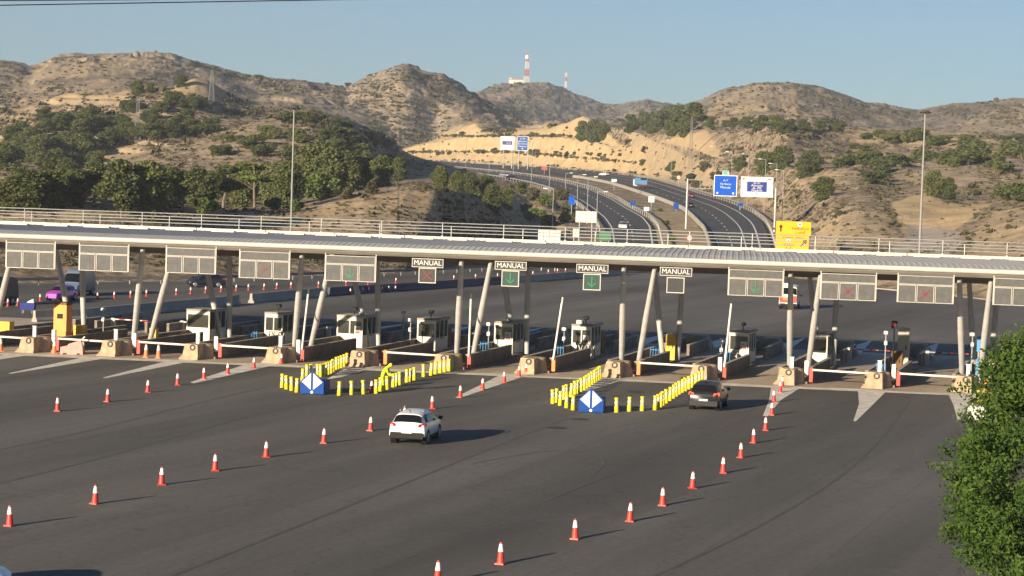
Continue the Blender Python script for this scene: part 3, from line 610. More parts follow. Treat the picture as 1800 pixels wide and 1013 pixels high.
# ------------------------------------------------------------------ toll islands
def make_island():
    r = thing('toll_island', '', 'toll island')
    mb = MB(); mb.box(-1.05, 1.05, .9, 29.0, .0, .16); mb.build('deck', M_DECK, r)
    # bullnose: front block with a flared foot and a drum behind it
    mb = MB()
    prof = [(-1.0, 0), (.40, 0), (.40, .16), (.36, 1.04), (-.50, 1.10), (-.58, 1.06), (-.74, .34), (-.96, .14)]
    n0 = 0
    mb.prism(prof, -.55, .42)
    mb.hexa([(-1.0, -.70, 0), (.44, -.70, 0), (.44, -.553, 0), (-1.0, -.553, 0)], [(-.92, -.60, .16), (.4, -.60, .16), (.4, -.553, .24), (-.86, -.553, .24)])
    mb.build('front_block', concrete(), r)
    mb = MB(); mb.lathe([(.98, 0), (.96, .12), (.82, .28), (.72, .98), (.69, 1.02)], 28, (-.02, 1.15, 0)); mb.build('drum_block', concrete(), r, smooth=40)
    mb = MB()
    for i in range(24):
        a, c = i * PI / 12, (i + 1) * PI / 12
        for (r0, r1) in ((.125, .205),):
            p = [(x * math.cos(q), -.585, x * math.sin(q)) for x, q in ((r0, a), (r1, a), (r1, c), (r0, c))]; q2 = [(x_, -.545, z_) for x_, _, z_ in p]; mb.hexa(p, q2)
    ring = mb.build('rubber_ring', M_TYRERING, r, loc=(0, 0, .85))
    mb = MB(); mb.tube((0, -.575, 0), (0, -.545, 0), .10, n=14); mb.build('ring_hub', M_CAP, ring)
    for sx, t0, t1 in ((1, 1.75, 12.4), (-1, 1.75, 16.), (1, 19.5, 27.6), (-1, 19.5, 27.6)):
        mb = MB(); x0, x1 = (.83, 1.05) if sx > 0 else (-1.05, -.83); t = t0
        while t < t1 - .1:
            e = min(t + 2.0, t1); mb.box(x0, x1, t + .015, e - .015, .162, .95); t = e
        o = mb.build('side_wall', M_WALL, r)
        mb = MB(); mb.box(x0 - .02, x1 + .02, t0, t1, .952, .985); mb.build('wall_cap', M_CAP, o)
    mb = MB(); mb.hexa([(-1.15, 27.7, 0), (1.15, 27.7, 0), (.9, 30.6, 0), (-.9, 30.6, 0)], [(-.8, 27.7, 1.15), (.8, 27.7, 1.15), (.55, 30.0, 1.1), (-.55, 30.0, 1.1)]); mb.build('rear_block', concrete(), r)
    return r
def desc(k): return ['partly cut off at the far left edge', 'beside the orange kiosk', 'second from the far left kiosk island', 'with the narrow two pane booth', 'with the wide bright booth', 'left of the first yellow funnel mouth', 'at the first funnel right side',
                     'with the raised arm and grille booth', 'at the second funnel left side', 'at the second funnel right side behind the dark car', 'next to the row of cones at right', 'without a booth, with the red signal', 'rightmost, beside the green tree'][k]
ISL = {}
ILAB = ['concrete toll island cut off by the left edge of the photo', 'concrete toll island carrying the tall orange kiosk', 'toll island whose booth is the leftmost white booth', 'toll island with the narrow booth of two tall panes',
        'toll island with the wide bright booth and yellow posts at its nose', 'toll island with a striped nose right behind the worker in yellow', 'toll island whose nose stands behind the worker\'s right row of yellow posts',
        'toll island with two cones at its nose and a booth behind a grille', 'toll island whose striped nose meets the second funnel\'s left row', 'toll island whose nose is behind the dark car', 'toll island with the right hand row of cones ending at its nose',
        'toll island without booth, with blue gates and a red signal', 'toll island at far right partly hidden by the green tree']
base = make_island(); index_children()
for k in range(13):
    p = isl(k); p = Vector((p.x, p.y, 0)) - LD * (-.0) + LD * .58
    if k == 0: base.location = p; base.rotation_euler = (0, 0, -SK); o = base; o['label'] = ILAB[0]; o['group'] = 'concrete toll islands'
    else: o = dup(base, p, -SK, ILAB[k], 'concrete toll islands')
    ISL[k] = o
def I(k, x, t, z=0.): p = ISL[k].location; return Vector((p.x, p.y, 0)) + LR * x + LD * t + Vector((0, 0, z))

# stripes painted on the noses by the funnels
# barrier arms
ARML = {0: 'down', 1: 'down', 2: 'down', 3: 'down', 4: 'up', 5: 'down', 6: 'up', 7: 'up', 8: 'down', 9: 'up', 10: 'down', 11: 'down', 12: 'down'}
LEFTN = ['the island cut by the left edge', 'the orange kiosk island', 'the leftmost white booth island', 'the two pane booth island', 'the wide bright booth island', 'the island behind the worker', 'the island by the worker\'s right posts', 'the grille booth island',
         'the island at the second funnel\'s left row', 'the island behind the dark car', 'the island at the right hand cone row', 'the island with blue gates', 'the island beside the green tree']
def make_arm(k, up):
    r = thing('barrier_gate', ('raised white barrier arm' if up else 'lowered white barrier arm') + ' on red housing at ' + LEFTN[k], 'barrier', I(k, 1.24, 1.35, .0), -SK, 'lane entry barriers')
    hm = M_ORANGE if k in (5, 7, 8, 12) else M_RED
    mb = MB(); mb.bevbox(-.12, .12, -.12, .12, .12, 1.1, .03); mb.build('housing', hm, r)
    if k in (1, 2, 3, 4, 9, 10, 11):
        mb = MB(); mb.bevbox(-.46, -.2, -.1, .12, .5, 1.55, .03); mb.build('white_cabinet', M_WHITE, r)
    mb = MB(); mb.cur = 0; L = 4.3
    a, e = (Vector((.1, -.2, .96)), Vector((.1 + L, -.2, .94))) if not up else (Vector((.0, -.2, .9)), Vector((.0 + {4: .35, 6: .0, 7: .5, 9: .3}.get(k, .2), -.1, 5.2)))
    for i in range(7):
        mb.cur = 1 if (i == 5 and not up) or (up and i == 3) else 0
        mb.tube(a.lerp(e, i / 7), a.lerp(e, (i + 1) / 7), .075, .07, 8)
    mb.build('arm', [M_WHITE, mat('faded_red_band', (.68, .55, .47), .6)], r)
for k, s in ARML.items(): make_arm(k, s == 'up')
for k in (1, 2, 3, 4, 10, 11, 12):
    r = thing('rest_post', 'white rest post on the nose of ' + LEFTN[k], 'post', I(k, .1, .1, 1.09), -SK, 'arm rest posts on the island noses')
    mb = MB(); mb.bevbox(-.12, .12, -.08, .08, 0, .72, .02); mb.build('post', M_WHITE, r); mb = MB(); mb.box(-.16, .16, -.1, .1, .722, .76); mb.build('cradle', M_CREAM, r)

# ------------------------------------------------------------------ booths
BOOTH = {2: (1.9, 'lone glass pane and white sill, leftmost of the toll booths'), 3: (1.45, 'two tall narrow panes and a dark pole in front'), 4: (2.05, 'wide sunlit front of two panes'), 5: (1.45, 'one big pane and a roof camera, behind the worker'),
         6: (1.45, 'one pane and red white poster, below the left green arrow'), 7: (1.5, 'two panes and a poster behind a white grille'), 9: (1.5, 'red white poster behind the dark car'), 10: (1.3, 'small square pane, between grey columns at right')}
def make_booth(k, W, label):
    r = thing('toll_booth', 'white toll booth with ' + label, 'booth', I(k, -.05, 13.8, .16), -SK, 'toll booths on the islands')
    h = W / 2; L = 3.0
    mb = MB(); mb.box(-h + .03, h - .03, .05, L - .05, .95, 2.22); mb.build('glazing', M_BOOTHGLASS, r)
    mb = MB(); mb.box(-h, h, 0, L, 0, .93)
    mb.build('base_panel', M_CREAM, r)
    fr = MB()
    for x in (-h, h - .1): fr.box(x, x + .1, -.004, .11, .932, 2.25); fr.box(x, x + .1, L - .11, L, .932, 2.25)
    fr.box(-h + .1, h - .1, -.004, .045, 2.0, 2.25); fr.box(-h + .1, h - .1, -.004, .045, .932, 1.02); fr.box(-h + .1, h - .1, L - .045, L, 2.0, 2.25); fr.box(-h, -h + .1, .11, L - .11, 2.2, 2.25); fr.box(h - .1, h, .11, L - .11, 2.2, 2.25)
    if k in (3, 4, 7): mb = MB(); mb.box(-.04, .04, -.008, .045, 1.02, 2.0); mb.build('window_mullion', M_CREAM, r)
    fr.build('window_frame', M_CREAM, r)
    for y in (1.0, 2.0):
        for x_ in (h - .028, -h - .004): mb = MB(); mb.box(x_, x_ + .032, y, y + .07, .932, 2.2); mb.build('side_mullion', M_CREAM, r)
    mb = MB(); mb.bevbox(-h - .03, h + .12, -.03, L + .15, 2.25, 2.40, .03); mb.build('roof', mat('booth_roof', (.30, .26, .21), .8, var=.3, scale=2) if k != 4 else M_CAP, r)
    if k in (4, 6, 7, 9):
        mb = MB(); x0 = h - .62; mb.box(x0, x0 + .48, -.03, -.012, 1.05, 1.62); po = mb.build('poster', M_SIGNWHITE, r)
        mb = MB(); mb.box(x0 + .06, x0 + .42, -.038, -.031, 1.08, 1.24); mb.box(x0 + .1, x0 + .3, -.038, -.031, 1.38, 1.46); mb.build('poster_print', M_RED, po)
    if k in (3, 5, 4, 9, 7):
        mb = MB(); mb.tube((.2, .4, 2.43), (.2, .4, 2.9), .04); mb.bevbox(.05, .38, .25, .6, 2.75, 3.0, .04); mb.build('roof_camera', M_BLACK, r)
    if k == 7:
        mb = MB(); mb.bevbox(-.45, .05, .1, .5, 2.43, 2.7, .04); mb.build('roof_unit', M_CREAM, r)
    mb = MB(); mb.box(h + .03, h + .2, 1.15, 1.6, .85, 1.0); mb.build('payment_shelf', M_GALV, r)
    return r
for k, (W, lb) in BOOTH.items(): make_booth(k, W, lb)
def grille(k, label):
    r = thing('guard_grille', label, 'grille', I(k, .75, 12.9, .16), -SK); mb = MB()
    for x in (-.75, -.35, .05, .45): mb.tube((x, 0, 0), (x, 0, 1.0), .03)
    for z in (.3, .65, 1.0): mb.tube((-.75, 0, z), (.45, 0, z), .025)
    mb.build('bars', M_BLACK, r)
    mb = MB()
    for i in range(4): mb.tube((-.75 + i * .3, -.05, .05), (-.45 + i * .3, -.05, .95), .03); mb.tube((-.45 + i * .3, -.06, .05), (-.75 + i * .3, -.06, .95), .03)
    mb.build('lattice', M_WHITE, r)
grille(7, 'white diagonal lattice with black bars in front of the two pane poster booth'); grille(3, 'black barred lattice in front of the narrow two pane booth')
# slim camera poles, cabinets, gates on the islands
def campole(k, x, t, h, label):
    r = thing('camera_pole', label, 'pole', I(k, x, t, .16), -SK, 'camera poles on the islands')
    mb = MB(); mb.tube((0, 0, 0), (0, 0, h), .05, .04); mb.build('pole', M_GALV, r); mb = MB(); mb.bevbox(-.14, .14, -.2, .15, h, h + .24, .04); mb.build('camera_head', M_GALV, r); mb = MB(); mb.bevbox(-.1, .12, -.16, .1, h - .75, h - .45, .03); mb.build('camera_head', M_GALV, r)
for k, x, t, h, lb in ((5, -.85, 12.5, 2.2, 'grey camera pole left of the one pane booth with roof camera'), (6, -.9, 12.8, 2.1, 'grey camera pole left of the booth with red white poster'), (7, -.95, 12.2, 2.0, 'grey camera pole left of the lattice fronted booth'),
                       (1, .0, 10.5, 2.2, 'dark camera pole standing alone between the second and third sign panels'), (9, -.9, 11.5, 1.7, 'low camera pole left of the booth behind the dark car'), (11, -.3, 7.0, 3.0, 'tall grey camera pole next to the blue gates'), (4, 1.0, 23, 2.1, 'thin pole with small red sign behind the wide bright booth'), (12, -.3, 9.0, 3.0, 'camera pole with blue box between the rightmost pair of columns')):
    campole(k, x, t, h, lb)
def cabinet(k, x, t, w_, h, m, label, name='cabinet'):
    r = thing(name, label, 'cabinet', I(k, x, t, .16), -SK); mb = MB(); mb.bevbox(-w_ / 2, w_ / 2, 0, w_ * .9, 0, h, .03); mb.build('body', m, r)
    mb = MB(); mb.box(-w_ * .38, w_ * .38, -.014, -.002, h * .12, h * .86); o = mb.build('door', m, r); mb = MB(); mb.box(w_ * .22, w_ * .3, -.03, -.015, h * .45, h * .58); mb.build('handle', M_BLACK, o)
    return r
M_YCAB = mat('yellow_cabinet_paint', (.78, .47, .02), .5, var=.12, scale=2)
cabinet(0, -.1, 7.3, .8, 1.35, M_YCAB, 'yellow cabinet at the left edge of the photo'); cabinet(1, .0, 6.6, .75, 1.35, M_YCAB, 'yellow cabinet right of the orange kiosk')
cabinet(2, -.1, 6.2, .5, 1.4, M_YCAB, 'yellow cabinet half hidden behind a leaning column left of the booths'); cabinet(8, .6, 14.5, .7, 1.9, M_YCAB, 'yellow cabinet at the rear columns of the second funnel island')
cabinet(2, .0, 17.2, 1.0, 1.4, M_BROWN, 'brown cabinet right of the leftmost white booth'); cabinet(5, .0, 17.6, .9, 1.6, M_BROWN, 'dark brown cabinet behind the roof camera booth'); cabinet(6, .1, 17.4, 1.0, 1.7, M_BROWN, 'brown cabinet under the rear column behind the poster booth'); cabinet(7, .1, 17.6, 1.0, 1.7, M_BROWN, 'brown cabinet behind the lattice fronted booth'); cabinet(11, .0, 12.0, .8, 1.5, M_BROWN, 'rusty brown cabinet behind the red signal')
cabinet(11, .1, 15.2, .8, 3.0, mat('pale_kiosk', (.55, .5, .4), .6, var=.2, scale=2), 'tall pale machine housing right of the red signal', 'machine_housing')
cabinet(12, 1.1, 14.5, .9, 2.3, mat('pale_kiosk', (.5, .5, .5)), 'tall pale panel between the last column and the green tree', 'machine_housing')
# orange kiosk
r = thing('toll_kiosk', 'tall orange payment kiosk with a dark slot, at the left', 'kiosk', I(1, -.25, 4.3, .16), -SK)
mb = MB(); mb.bevbox(-.45, .45, .05, .9, 0, 1.0, .03); mb.build('pedestal', M_KIOSK, r); mb = MB(); mb.bevbox(-.5, .5, 0, .85, 1.0, 2.95, .06); mb.build('body', M_KIOSK, r); mb = MB(); mb.box(-.22, .22, -.03, -.005, 1.95, 2.3); mb.build('slot', M_BLACK, r)
mb = MB(); mb.bevbox(-.53, .53, -.05, .9, 2.95, 3.12, .05); mb.build('hood', M_BROWN, r)
# red signal
r = thing('traffic_signal', 'red traffic signal on a dark pole right of the blue gates', 'signal', I(11, .05, 9, .16), -SK); mb = MB(); mb.tube((0, 0, 0), (0, 0, 3.3), .06); mb.build('pole', M_BLACK, r); mb = MB(); mb.bevbox(-.2, .2, -.12, .15, 3.3, 3.85, .05); mb.build('head', M_BLACK, r); mb = MB(); mb.tube((0, -.15, 3.6), (0, -.12, 3.6), .13, n=14); mb.build('lens', M_RED_LED, r)
# blue pedestrian gates
def gate(k, x, t, label):
    r = thing('pedestrian_gate', label, 'gate', I(k, x, t, .16), -SK, 'blue pedestrian gates'); mb = MB()
    for i in range(4): mb.tube((i * .2, 0, 0), (i * .2, 0, 1.15), .03)
    mb.build('frame', M_GATEBLUE, r); mb = MB(); mb.tube((0, 0, 1.0), (.6, 0, 1.0), .03); mb.tube((0, 0, .3), (.6, 0, .3), .03); mb.build('rail', M_GATEBLUE, r)
gate(11, -.6, 4.6, 'blue gate on the nose of the island with the red signal'); gate(7, -.6, 8.5, 'blue gate left of the lattice fronted booth'); gate(8, .0, 10.5, 'blue gate beside the yellow cabinet of the second funnel island'); gate(6, -.5, 9.5, 'blue gate left of the red white poster booth'); gate(3, -.8, 11, 'pale blue gate left of the narrow two pane booth'); gate(9, -.7, 10.5, 'blue gate left of the booth behind the dark car')
r = thing('blue_equipment', 'bright blue equipment post between the rightmost columns', 'post', I(12, .25, 7.5, .16), -SK); mb = MB(); mb.bevbox(-.16, .16, 0, .3, 0, 1.5, .03); mb.build('lower_box', M_GATEBLUE, r); mb = MB(); mb.bevbox(-.14, .18, 0, .3, 2.0, 3.1, .04); mb.build('upper_box', M_GATEBLUE, r); mb = MB(); mb.tube((0, .15, 1.5), (0, .15, 2.0), .07); mb.build('neck', M_GALV, r)
# rear exit barriers, red and white
for k, x0 in ((10, 1.2), (11, 1.3), (5, 1.2), (3, 1.2), (0, 1.2), (1, 1.0)):
    r = thing('exit_barrier', 'red and white exit arm behind ' + LEFTN[k], 'barrier', I(k, x0, 22, 0), -SK, 'red and white exit barriers'); mb = MB(); mb.bevbox(-.15, .15, -.15, .15, .0, 1.1, .03); mb.build('housing', M_CREAM, r); mb = MB()
    for i in range(6): mb.cur = i % 2; mb.tube((.1 + i * .5, -.2, 1.0), (.6 + i * .5, -.2, 1.0), .05)
    mb.build('arm', [M_WHITE, M_RED], r)
# things on the lanes at far left
r = thing('water_barrier', 'faded pink plastic barrier block lying askew at a toll lane', 'barrier block', G(127, 623), .15); mb = MB(); mb.prism([(-.8, 0), (-.62, 0), (-.6, .1), (-.35, .1), (-.33, 0), (.33, 0), (.35, .1), (.58, .1), (.6, 0), (.75, 0), (.72, .55), (.6, 1.0), (-.25, .72), (-.3, .6), (-.78, .5)], -.25, .25); mb.build('body', mat('faded_pink_plastic', (.72, .33, .28), .55, var=.2, scale=3), r)
mb = MB(); mb.tube((.55, 0, .95), (.85, 0, 1.25), .05); mb.build('connector', M_CREAM, r)

# ------------------------------------------------------------------ lane signs under the gutter
def frame_rect(mb, x0, x1, z0, z1, t, y0, y1):
    mb.box(x0, x1, y0, y1, z1 - t, z1); mb.box(x0, x1, y0, y1, z0, z0 + t); mb.box(x0, x0 + t, y0, y1, z0 + t, z1 - t); mb.box(x1 - t, x1, y0, y1, z0 + t, z1 - t)
def arrow(mb, cx, cz, s, y0=-.03, y1=-.012):
    t = s * .09
    mb.box(cx - t / 2, cx + t / 2, y0, y1, cz - s * .42, cz + s * .5)
    for sg in (-1, 1): mb.hexa([(cx, y0, cz - s * .5), (cx + sg * s * .36, y0, cz - s * .14), (cx + sg * s * .36, y1, cz - s * .14), (cx, y1, cz - s * .5)], [(cx, y0, cz - s * .5 + t * 1.4), (cx + sg * (s * .36), y0, cz - s * .14 + t * 1.4), (cx + sg * (s * .36), y1, cz - s * .14 + t * 1.4), (cx, y1, cz - s * .5 + t * 1.4)])
def cross(mb, cx, cz, s, y0=-.03, y1=-.012):
    t = s * .1
    for sg in (-1, 1): mb.hexa([(cx - s * .42 - t / 2, y0, cz - sg * s * .42), (cx - s * .42 + t / 2, y0, cz - sg * s * .42), (cx - s * .42 + t / 2, y1, cz - sg * s * .42), (cx - s * .42 - t / 2, y1, cz - sg * s * .42)], [(cx + s * .42 - t / 2, y0, cz + sg * s * .42), (cx + s * .42 + t / 2, y0, cz + sg * s * .42), (cx + s * .42 + t / 2, y1, cz + sg * s * .42), (cx + s * .42 - t / 2, y1, cz + sg * s * .42)])
SY = 138.0
PANELS = [(54, 427, 472, None, 'grey blank three cell lane panel, leftmost'), (183, 432, 477, None, 'grey blank three cell lane panel above the orange kiosk\'s right'), (336, 436.5, 481, None, 'grey blank three cell lane panel above the leftmost booth'), (465.5, 443, 490, 'X0', 'grey three cell lane panel with a faint red cross'),
          (616.5, 450, 495, 'A', 'grey three cell lane panel with green arrow above the wide booth'), (1329.5, 475, 521, 'A', 'grey three cell lane panel with green arrow right of the manual lanes'), (1492, 482, 528, 'X', 'grey three cell lane panel with red cross, left of two'), (1628, 485.5, 533, 'X', 'grey three cell lane panel with red cross nearest the green tree'), (1797, 490.5, 538, None, 'grey blank lane panel cut by the right edge')]
for u, v0, v1, sym, lb in PANELS:
    u2 = u - 43.; c = PY(u, v0, SY); zt = c.z; zb = PY(u, v1, SY).z; Wd = 3.35 if u < 1000 else 3.5
    r = thing('lane_sign', lb, 'lane sign', (c.x, SY, zb), 0, 'three cell lane panels'); hh = zt - zb; h = Wd / 2
    mb = MB(); mb.box(-h, h, 0, .16, 0, hh); mb.build('panel', M_LEDMESH, r)
    mb = MB(); frame_rect(mb, -h, h, hh * .67, hh, .04, -.025, -.002); cw = Wd / 3
    for i in range(3): frame_rect(mb, -h + i * cw + (.03 if i else 0), -h + (i + 1) * cw - (.03 if i < 2 else 0), 0, hh * .655, .042, -.025, -.002)
    mb.build('frame', mat('sign_frame', (.50, .47, .42), .5, var=.15, scale=2), r)
    for x0_ in (-h - .06, h + .005): mb = MB(); mb.box(x0_, x0_ + .055, .0, .12, 0, hh + .14); mb.build('hanger', M_GUT, r)
    if sym:
        mb = MB(); (arrow if sym == 'A' else cross)(mb, 0, hh * .33, .75)
        mb.build('symbol', M_GREEN_LED if sym == 'A' else (M_RED_LED if sym == 'X' else mat('faint_red_led', (.2, .06, .05), .6, emit=(.5, .06, .06), estr=.12)), r)
for u, v0, v1, a0_, a1_, b0_, b1_, sym, lb in ((752, 455, 470.5, 737, 767, 470.5, 498, 'X', 'with a red cross below'), (898, 460, 475, 882.5, 912, 475, 504, 'A', 'with a green arrow, left of two'), (1041.5, 465, 480.5, 1026, 1056, 481, 510.5, 'A', 'with a green arrow, right of two'), (1188.5, 470.5, 485.5, 1173, 1202.5, 487, 515.5, None, 'with an unlit dark cell below')):
    c = PY(u, v0, SY); zt = c.z; z1 = PY(u, v1, SY).z; c2 = PY((a0_ + a1_) / 2, b0_, SY); zb = PY(u, b1_, SY).z
    r = thing('manual_lane_sign', 'black sign reading MANUAL ' + lb, 'lane sign', (c.x, SY, zb), 0, 'manual lane signs'); A = zt - zb; Bz = z1 - zb; Cz = c2.z - zb
    mb = MB(); mb.box(-1.05, 1.05, 0, .12, Bz, A); mb.build('name_board', M_LEDDARK, r); mb = MB(); frame_rect(mb, -1.05, 1.05, Bz, A, .04, -.02, -.002); mb.build('name_frame', M_GUT, r)
    text('MANUAL', .46, M_SIGNWHITE, r, (0, -.015, (A + Bz) / 2), 0, 'lettering', width=1.82)
    mb = MB(); mb.box(-.58, .58, 0, .14, 0, Cz - .03); mb.build('cell', M_LEDDARK if sym != 'A' else mat('led_panel_green', (.02, .055, .045), .6), r); mb = MB(); frame_rect(mb, -.58, .58, 0, Cz - .03, .055, -.025, -.002); mb.build('cell_frame', M_GUT, r)
    mb = MB(); mb.box(-.05, .05, .15, .25, 0, A + .12); mb.build('hanger', M_DARK, r)
    if sym:
        mb = MB(); (arrow if sym == 'A' else cross)(mb, 0, (Cz - .03) / 2, .72); mb.build('symbol', M_GREEN_LED if sym == 'A' else M_RED_LED, r)
# ------------------------------------------------------------------ cones
M_CONE = mat('cone_red', (.50, .042, .026), .5, var=.12, scale=6); M_SLEEVE = mat('cone_white_sleeve', (.80, .78, .74), .45, var=.08, scale=8)
M_CONEOR = mat('cone_faded_orange', (.74, .22, .09), .6, var=.15, scale=6)
def make_cone(mc=M_CONE, h=.75):
    r = thing('traffic_cone', '', 'traffic cone'); s = h / .75
    mb = MB(); mb.hexa([(-.165 * s, -.165 * s, 0), (.165 * s, -.165 * s, 0), (.165 * s, .165 * s, 0), (-.165 * s, .165 * s, 0)], [(-.155 * s, -.155 * s, .05), (.155 * s, -.155 * s, .05), (.155 * s, .155 * s, .05), (-.155 * s, .155 * s, .05)]); mb.build('base', mc, r)
    mb = MB(); mb.lathe([(.14 * s, .05), (.13 * s, .1), (.095 * s, .43 * s)], 16); mb.build('body', mc, r, smooth=40)
    mb = MB(); mb.lathe([(.10 * s, .43 * s), (.058 * s, .69 * s)], 16); mb.build('reflective_sleeve', M_SLEEVE, r, smooth=40)
    mb = MB(); mb.lathe([(.06 * s, .69 * s), (.045 * s, .75 * s)], 12); mb.build('tip', mc, r, smooth=40)
    return r
cone = make_cone(); cone_s = make_cone(mat('cone_red_dull', (.36, .04, .03), .6, var=.2, scale=6)); cone_o = make_cone(M_CONEOR, .95); index_children()
FIRST = {}
def put_cone(p, label, group, src=cone, rz=None, scale=None):
    rz = random.uniform(-.5, .5) if rz is None else rz; tilt_ = (random.uniform(-.035, .035), random.uniform(-.035, .035))
    if src.name not in FIRST: FIRST[src.name] = 1; src.location = p; src.rotation_euler = (0, 0, rz); src['label'] = label; src['group'] = group; return src
    o = dup(src, p, rz, label, group, scale); o.rotation_euler = (*tilt_, rz); return o
ROW_A = [(101, 723), (189, 706.5), (259.5, 690), (312, 677.5), (358.6, 667), (400, 658), (446, 648), (494.5, 640)]
ROW_B = [(17, 925), (167, 886), (284, 852.5), (378, 828), (467.5, 804), (569, 779.5), (651, 757.5), (710.5, 738), (760, 719), (809, 699), (848, 685.5), (886, 673), (912, 662), (924.5, 657.5)]
ROW_C = [(769, 1026), (880, 992), (1011, 948), (1107, 917), (1164.5, 889), (1217, 859), (1271, 832), (1302.5, 805), (1325, 779), (1345.5, 757), (1356.5, 730), (1360, 707), (1371, 690), (1375, 681.5)]
for row, nm, g in ((ROW_A, 'the short upper left row', 'cones in the upper left row'), (ROW_B, 'the middle row passing the white crossover', 'cones in the middle row'), (ROW_C, 'the right hand row', 'cones in the right hand row')):
    for i, (u, v) in enumerate(row): put_cone(G(u, v), f'red cone, {ORDC(i)} in {nm}', g)
for u, v, lb in ((1, 618, 'red cone cut by the left photo edge at the toll lanes'), (256.5, 629, 'left of two orange cones in front of a low dark wall'), (278.5, 630, 'right of two orange cones in front of a low dark wall'), (95, 622, 'cone with dark foot under the red housing by the pink block'), (145.5, 621, 'faded cone just right of the pink block')):
    put_cone(G(u, v), lb, 'cones standing in the left toll lanes', cone_o)
put_cone(G(653, 690.5), 'dark red cone among the yellow posts left of the worker', 'cones among the yellow posts', cone_s)
BACK1 = [(14, 539), (31, 538), (70.7, 530), (171.7, 527), (201, 525.5), (229.5, 523.5), (257.6, 521.7), (310, 518.8), (335, 517), (361.5, 515.4), (388.6, 513.5), (415, 512), (437, 511), (464, 509.7), (486.5, 508.2), (511.7, 507), (560, 505.5), (608.5, 502.5), (647, 501.7), (695.8, 498.8), (798, 494), (836, 491.6), (874.7, 490), (936.8, 486), (964, 482.5), (980, 481), (994, 480)]
for i, (u, v) in enumerate(BACK1): put_cone(G(u, v), 'small cone in the long line on the far road beyond the canopy', 'far line of cones beyond the canopy', cone_s)
for i, (u, v) in enumerate([(594, 519), (615.6, 518.5), (637.7, 516.5), (648, 516), (671.4, 514.5), (683, 514), (695, 513.5)]): put_cone(G(u, v), 'small cone in the cluster in front of the dark blue barrier', 'cones before the blue barrier', cone_s)

# ------------------------------------------------------------------ yellow posts and blue noses
def make_post():
    mb = MB(); mb.lathe([(.125, 0), (.125, .34), (.10, .36), (.10, .47), (.118, .49), (.118, .60), (.098, .62), (.098, .70), (.122, .72), (.122, .82), (.10, .84)], 14, mats=[0, 0, 1, 0, 1, 0, 1, 0, 0, 0]); 
    return mb
post = tag(make_post().build('yellow_post', [M_YELLOW, M_BAND], smooth=35), '', 'delineator post')
pstate = [0]
def put_post(u, v, label, group):
    p = G(u, v)
    if not pstate[0]: pstate[0] = 1; o = post
    else: o = post.copy(); COL.objects.link(o)
    o.location = p; o.rotation_euler = (random.uniform(-.05, .05), random.uniform(-.05, .05), random.uniform(0, 6)); o['label'] = label; o['group'] = group
def zpts(l, s, ox, oy): return [(ox + x / s, oy + y / s) for x, y in l]
F1L = zpts([(80, 412), (120, 427), (165, 440), (210, 455), (260, 362), (300, 322), (340, 318), (398, 318), (422, 318), (447, 313), (470, 305), (492, 296), (516, 287), (535, 272), (562, 252), (582, 246), (605, 237), (630, 226), (650, 213)], 5.065, 480, 600)
F1M = zpts([(587, 483), (697, 477), (803, 471)], 5.065, 480, 600)
F1R = zpts([(917, 465), (955, 445), (985, 446), (1015, 430), (1070, 408), (1098, 401), (1125, 391), (1190, 366), (1222, 359), (1255, 347), (1340, 317), (1405, 305), (1445, 293), (1487, 284), (1527, 275), (1568, 267), (1590, 258)], 5.065, 480, 600)
F2L = zpts([(150, 425), (180, 416), (210, 440), (240, 390), (265, 380), (300, 370), (333, 348), (360, 341), (385, 324), (410, 310), (432, 296), (455, 282), (475, 266), (495, 252), (512, 241), (528, 229), (543, 216)], 4.737, 940, 620)
F2M = zpts([(265, 460), (318, 478), (680, 497), (785, 490), (893, 485)], 4.737, 940, 620)
F2R = zpts([(1000, 478), (1025, 466), (1048, 453), (1067, 440), (1095, 420), (1125, 400), (1155, 380), (1180, 364), (1205, 347), (1230, 332), (1255, 319), (1282, 305), (1310, 291), (1340, 275), (1370, 262), (1390, 250), (1418, 240), (1452, 230)], 4.737, 940, 620)
for pts, nm, fn in ((F1L, 'left row', 'first'), (F1R, 'right row', 'first'), (F2L, 'left row', 'second'), (F2R, 'right row', 'second')):
    for i, (u, v) in enumerate(pts): put_post(u, v, f'yellow post, {ORDC(i)} in {nm} of {fn} funnel', f'yellow posts in the {nm} of the {fn} funnel')
for pts, fn in ((F1M, 'first'), (F2M, 'second')):
    for i, (u, v) in enumerate(pts): put_post(u, v, f'yellow banded post, {["leftmost", "second from left", "third from left", "fourth from left", "fifth from left"][i]} along the open front of the {fn} funnel', f'yellow posts across the {fn} funnel front')
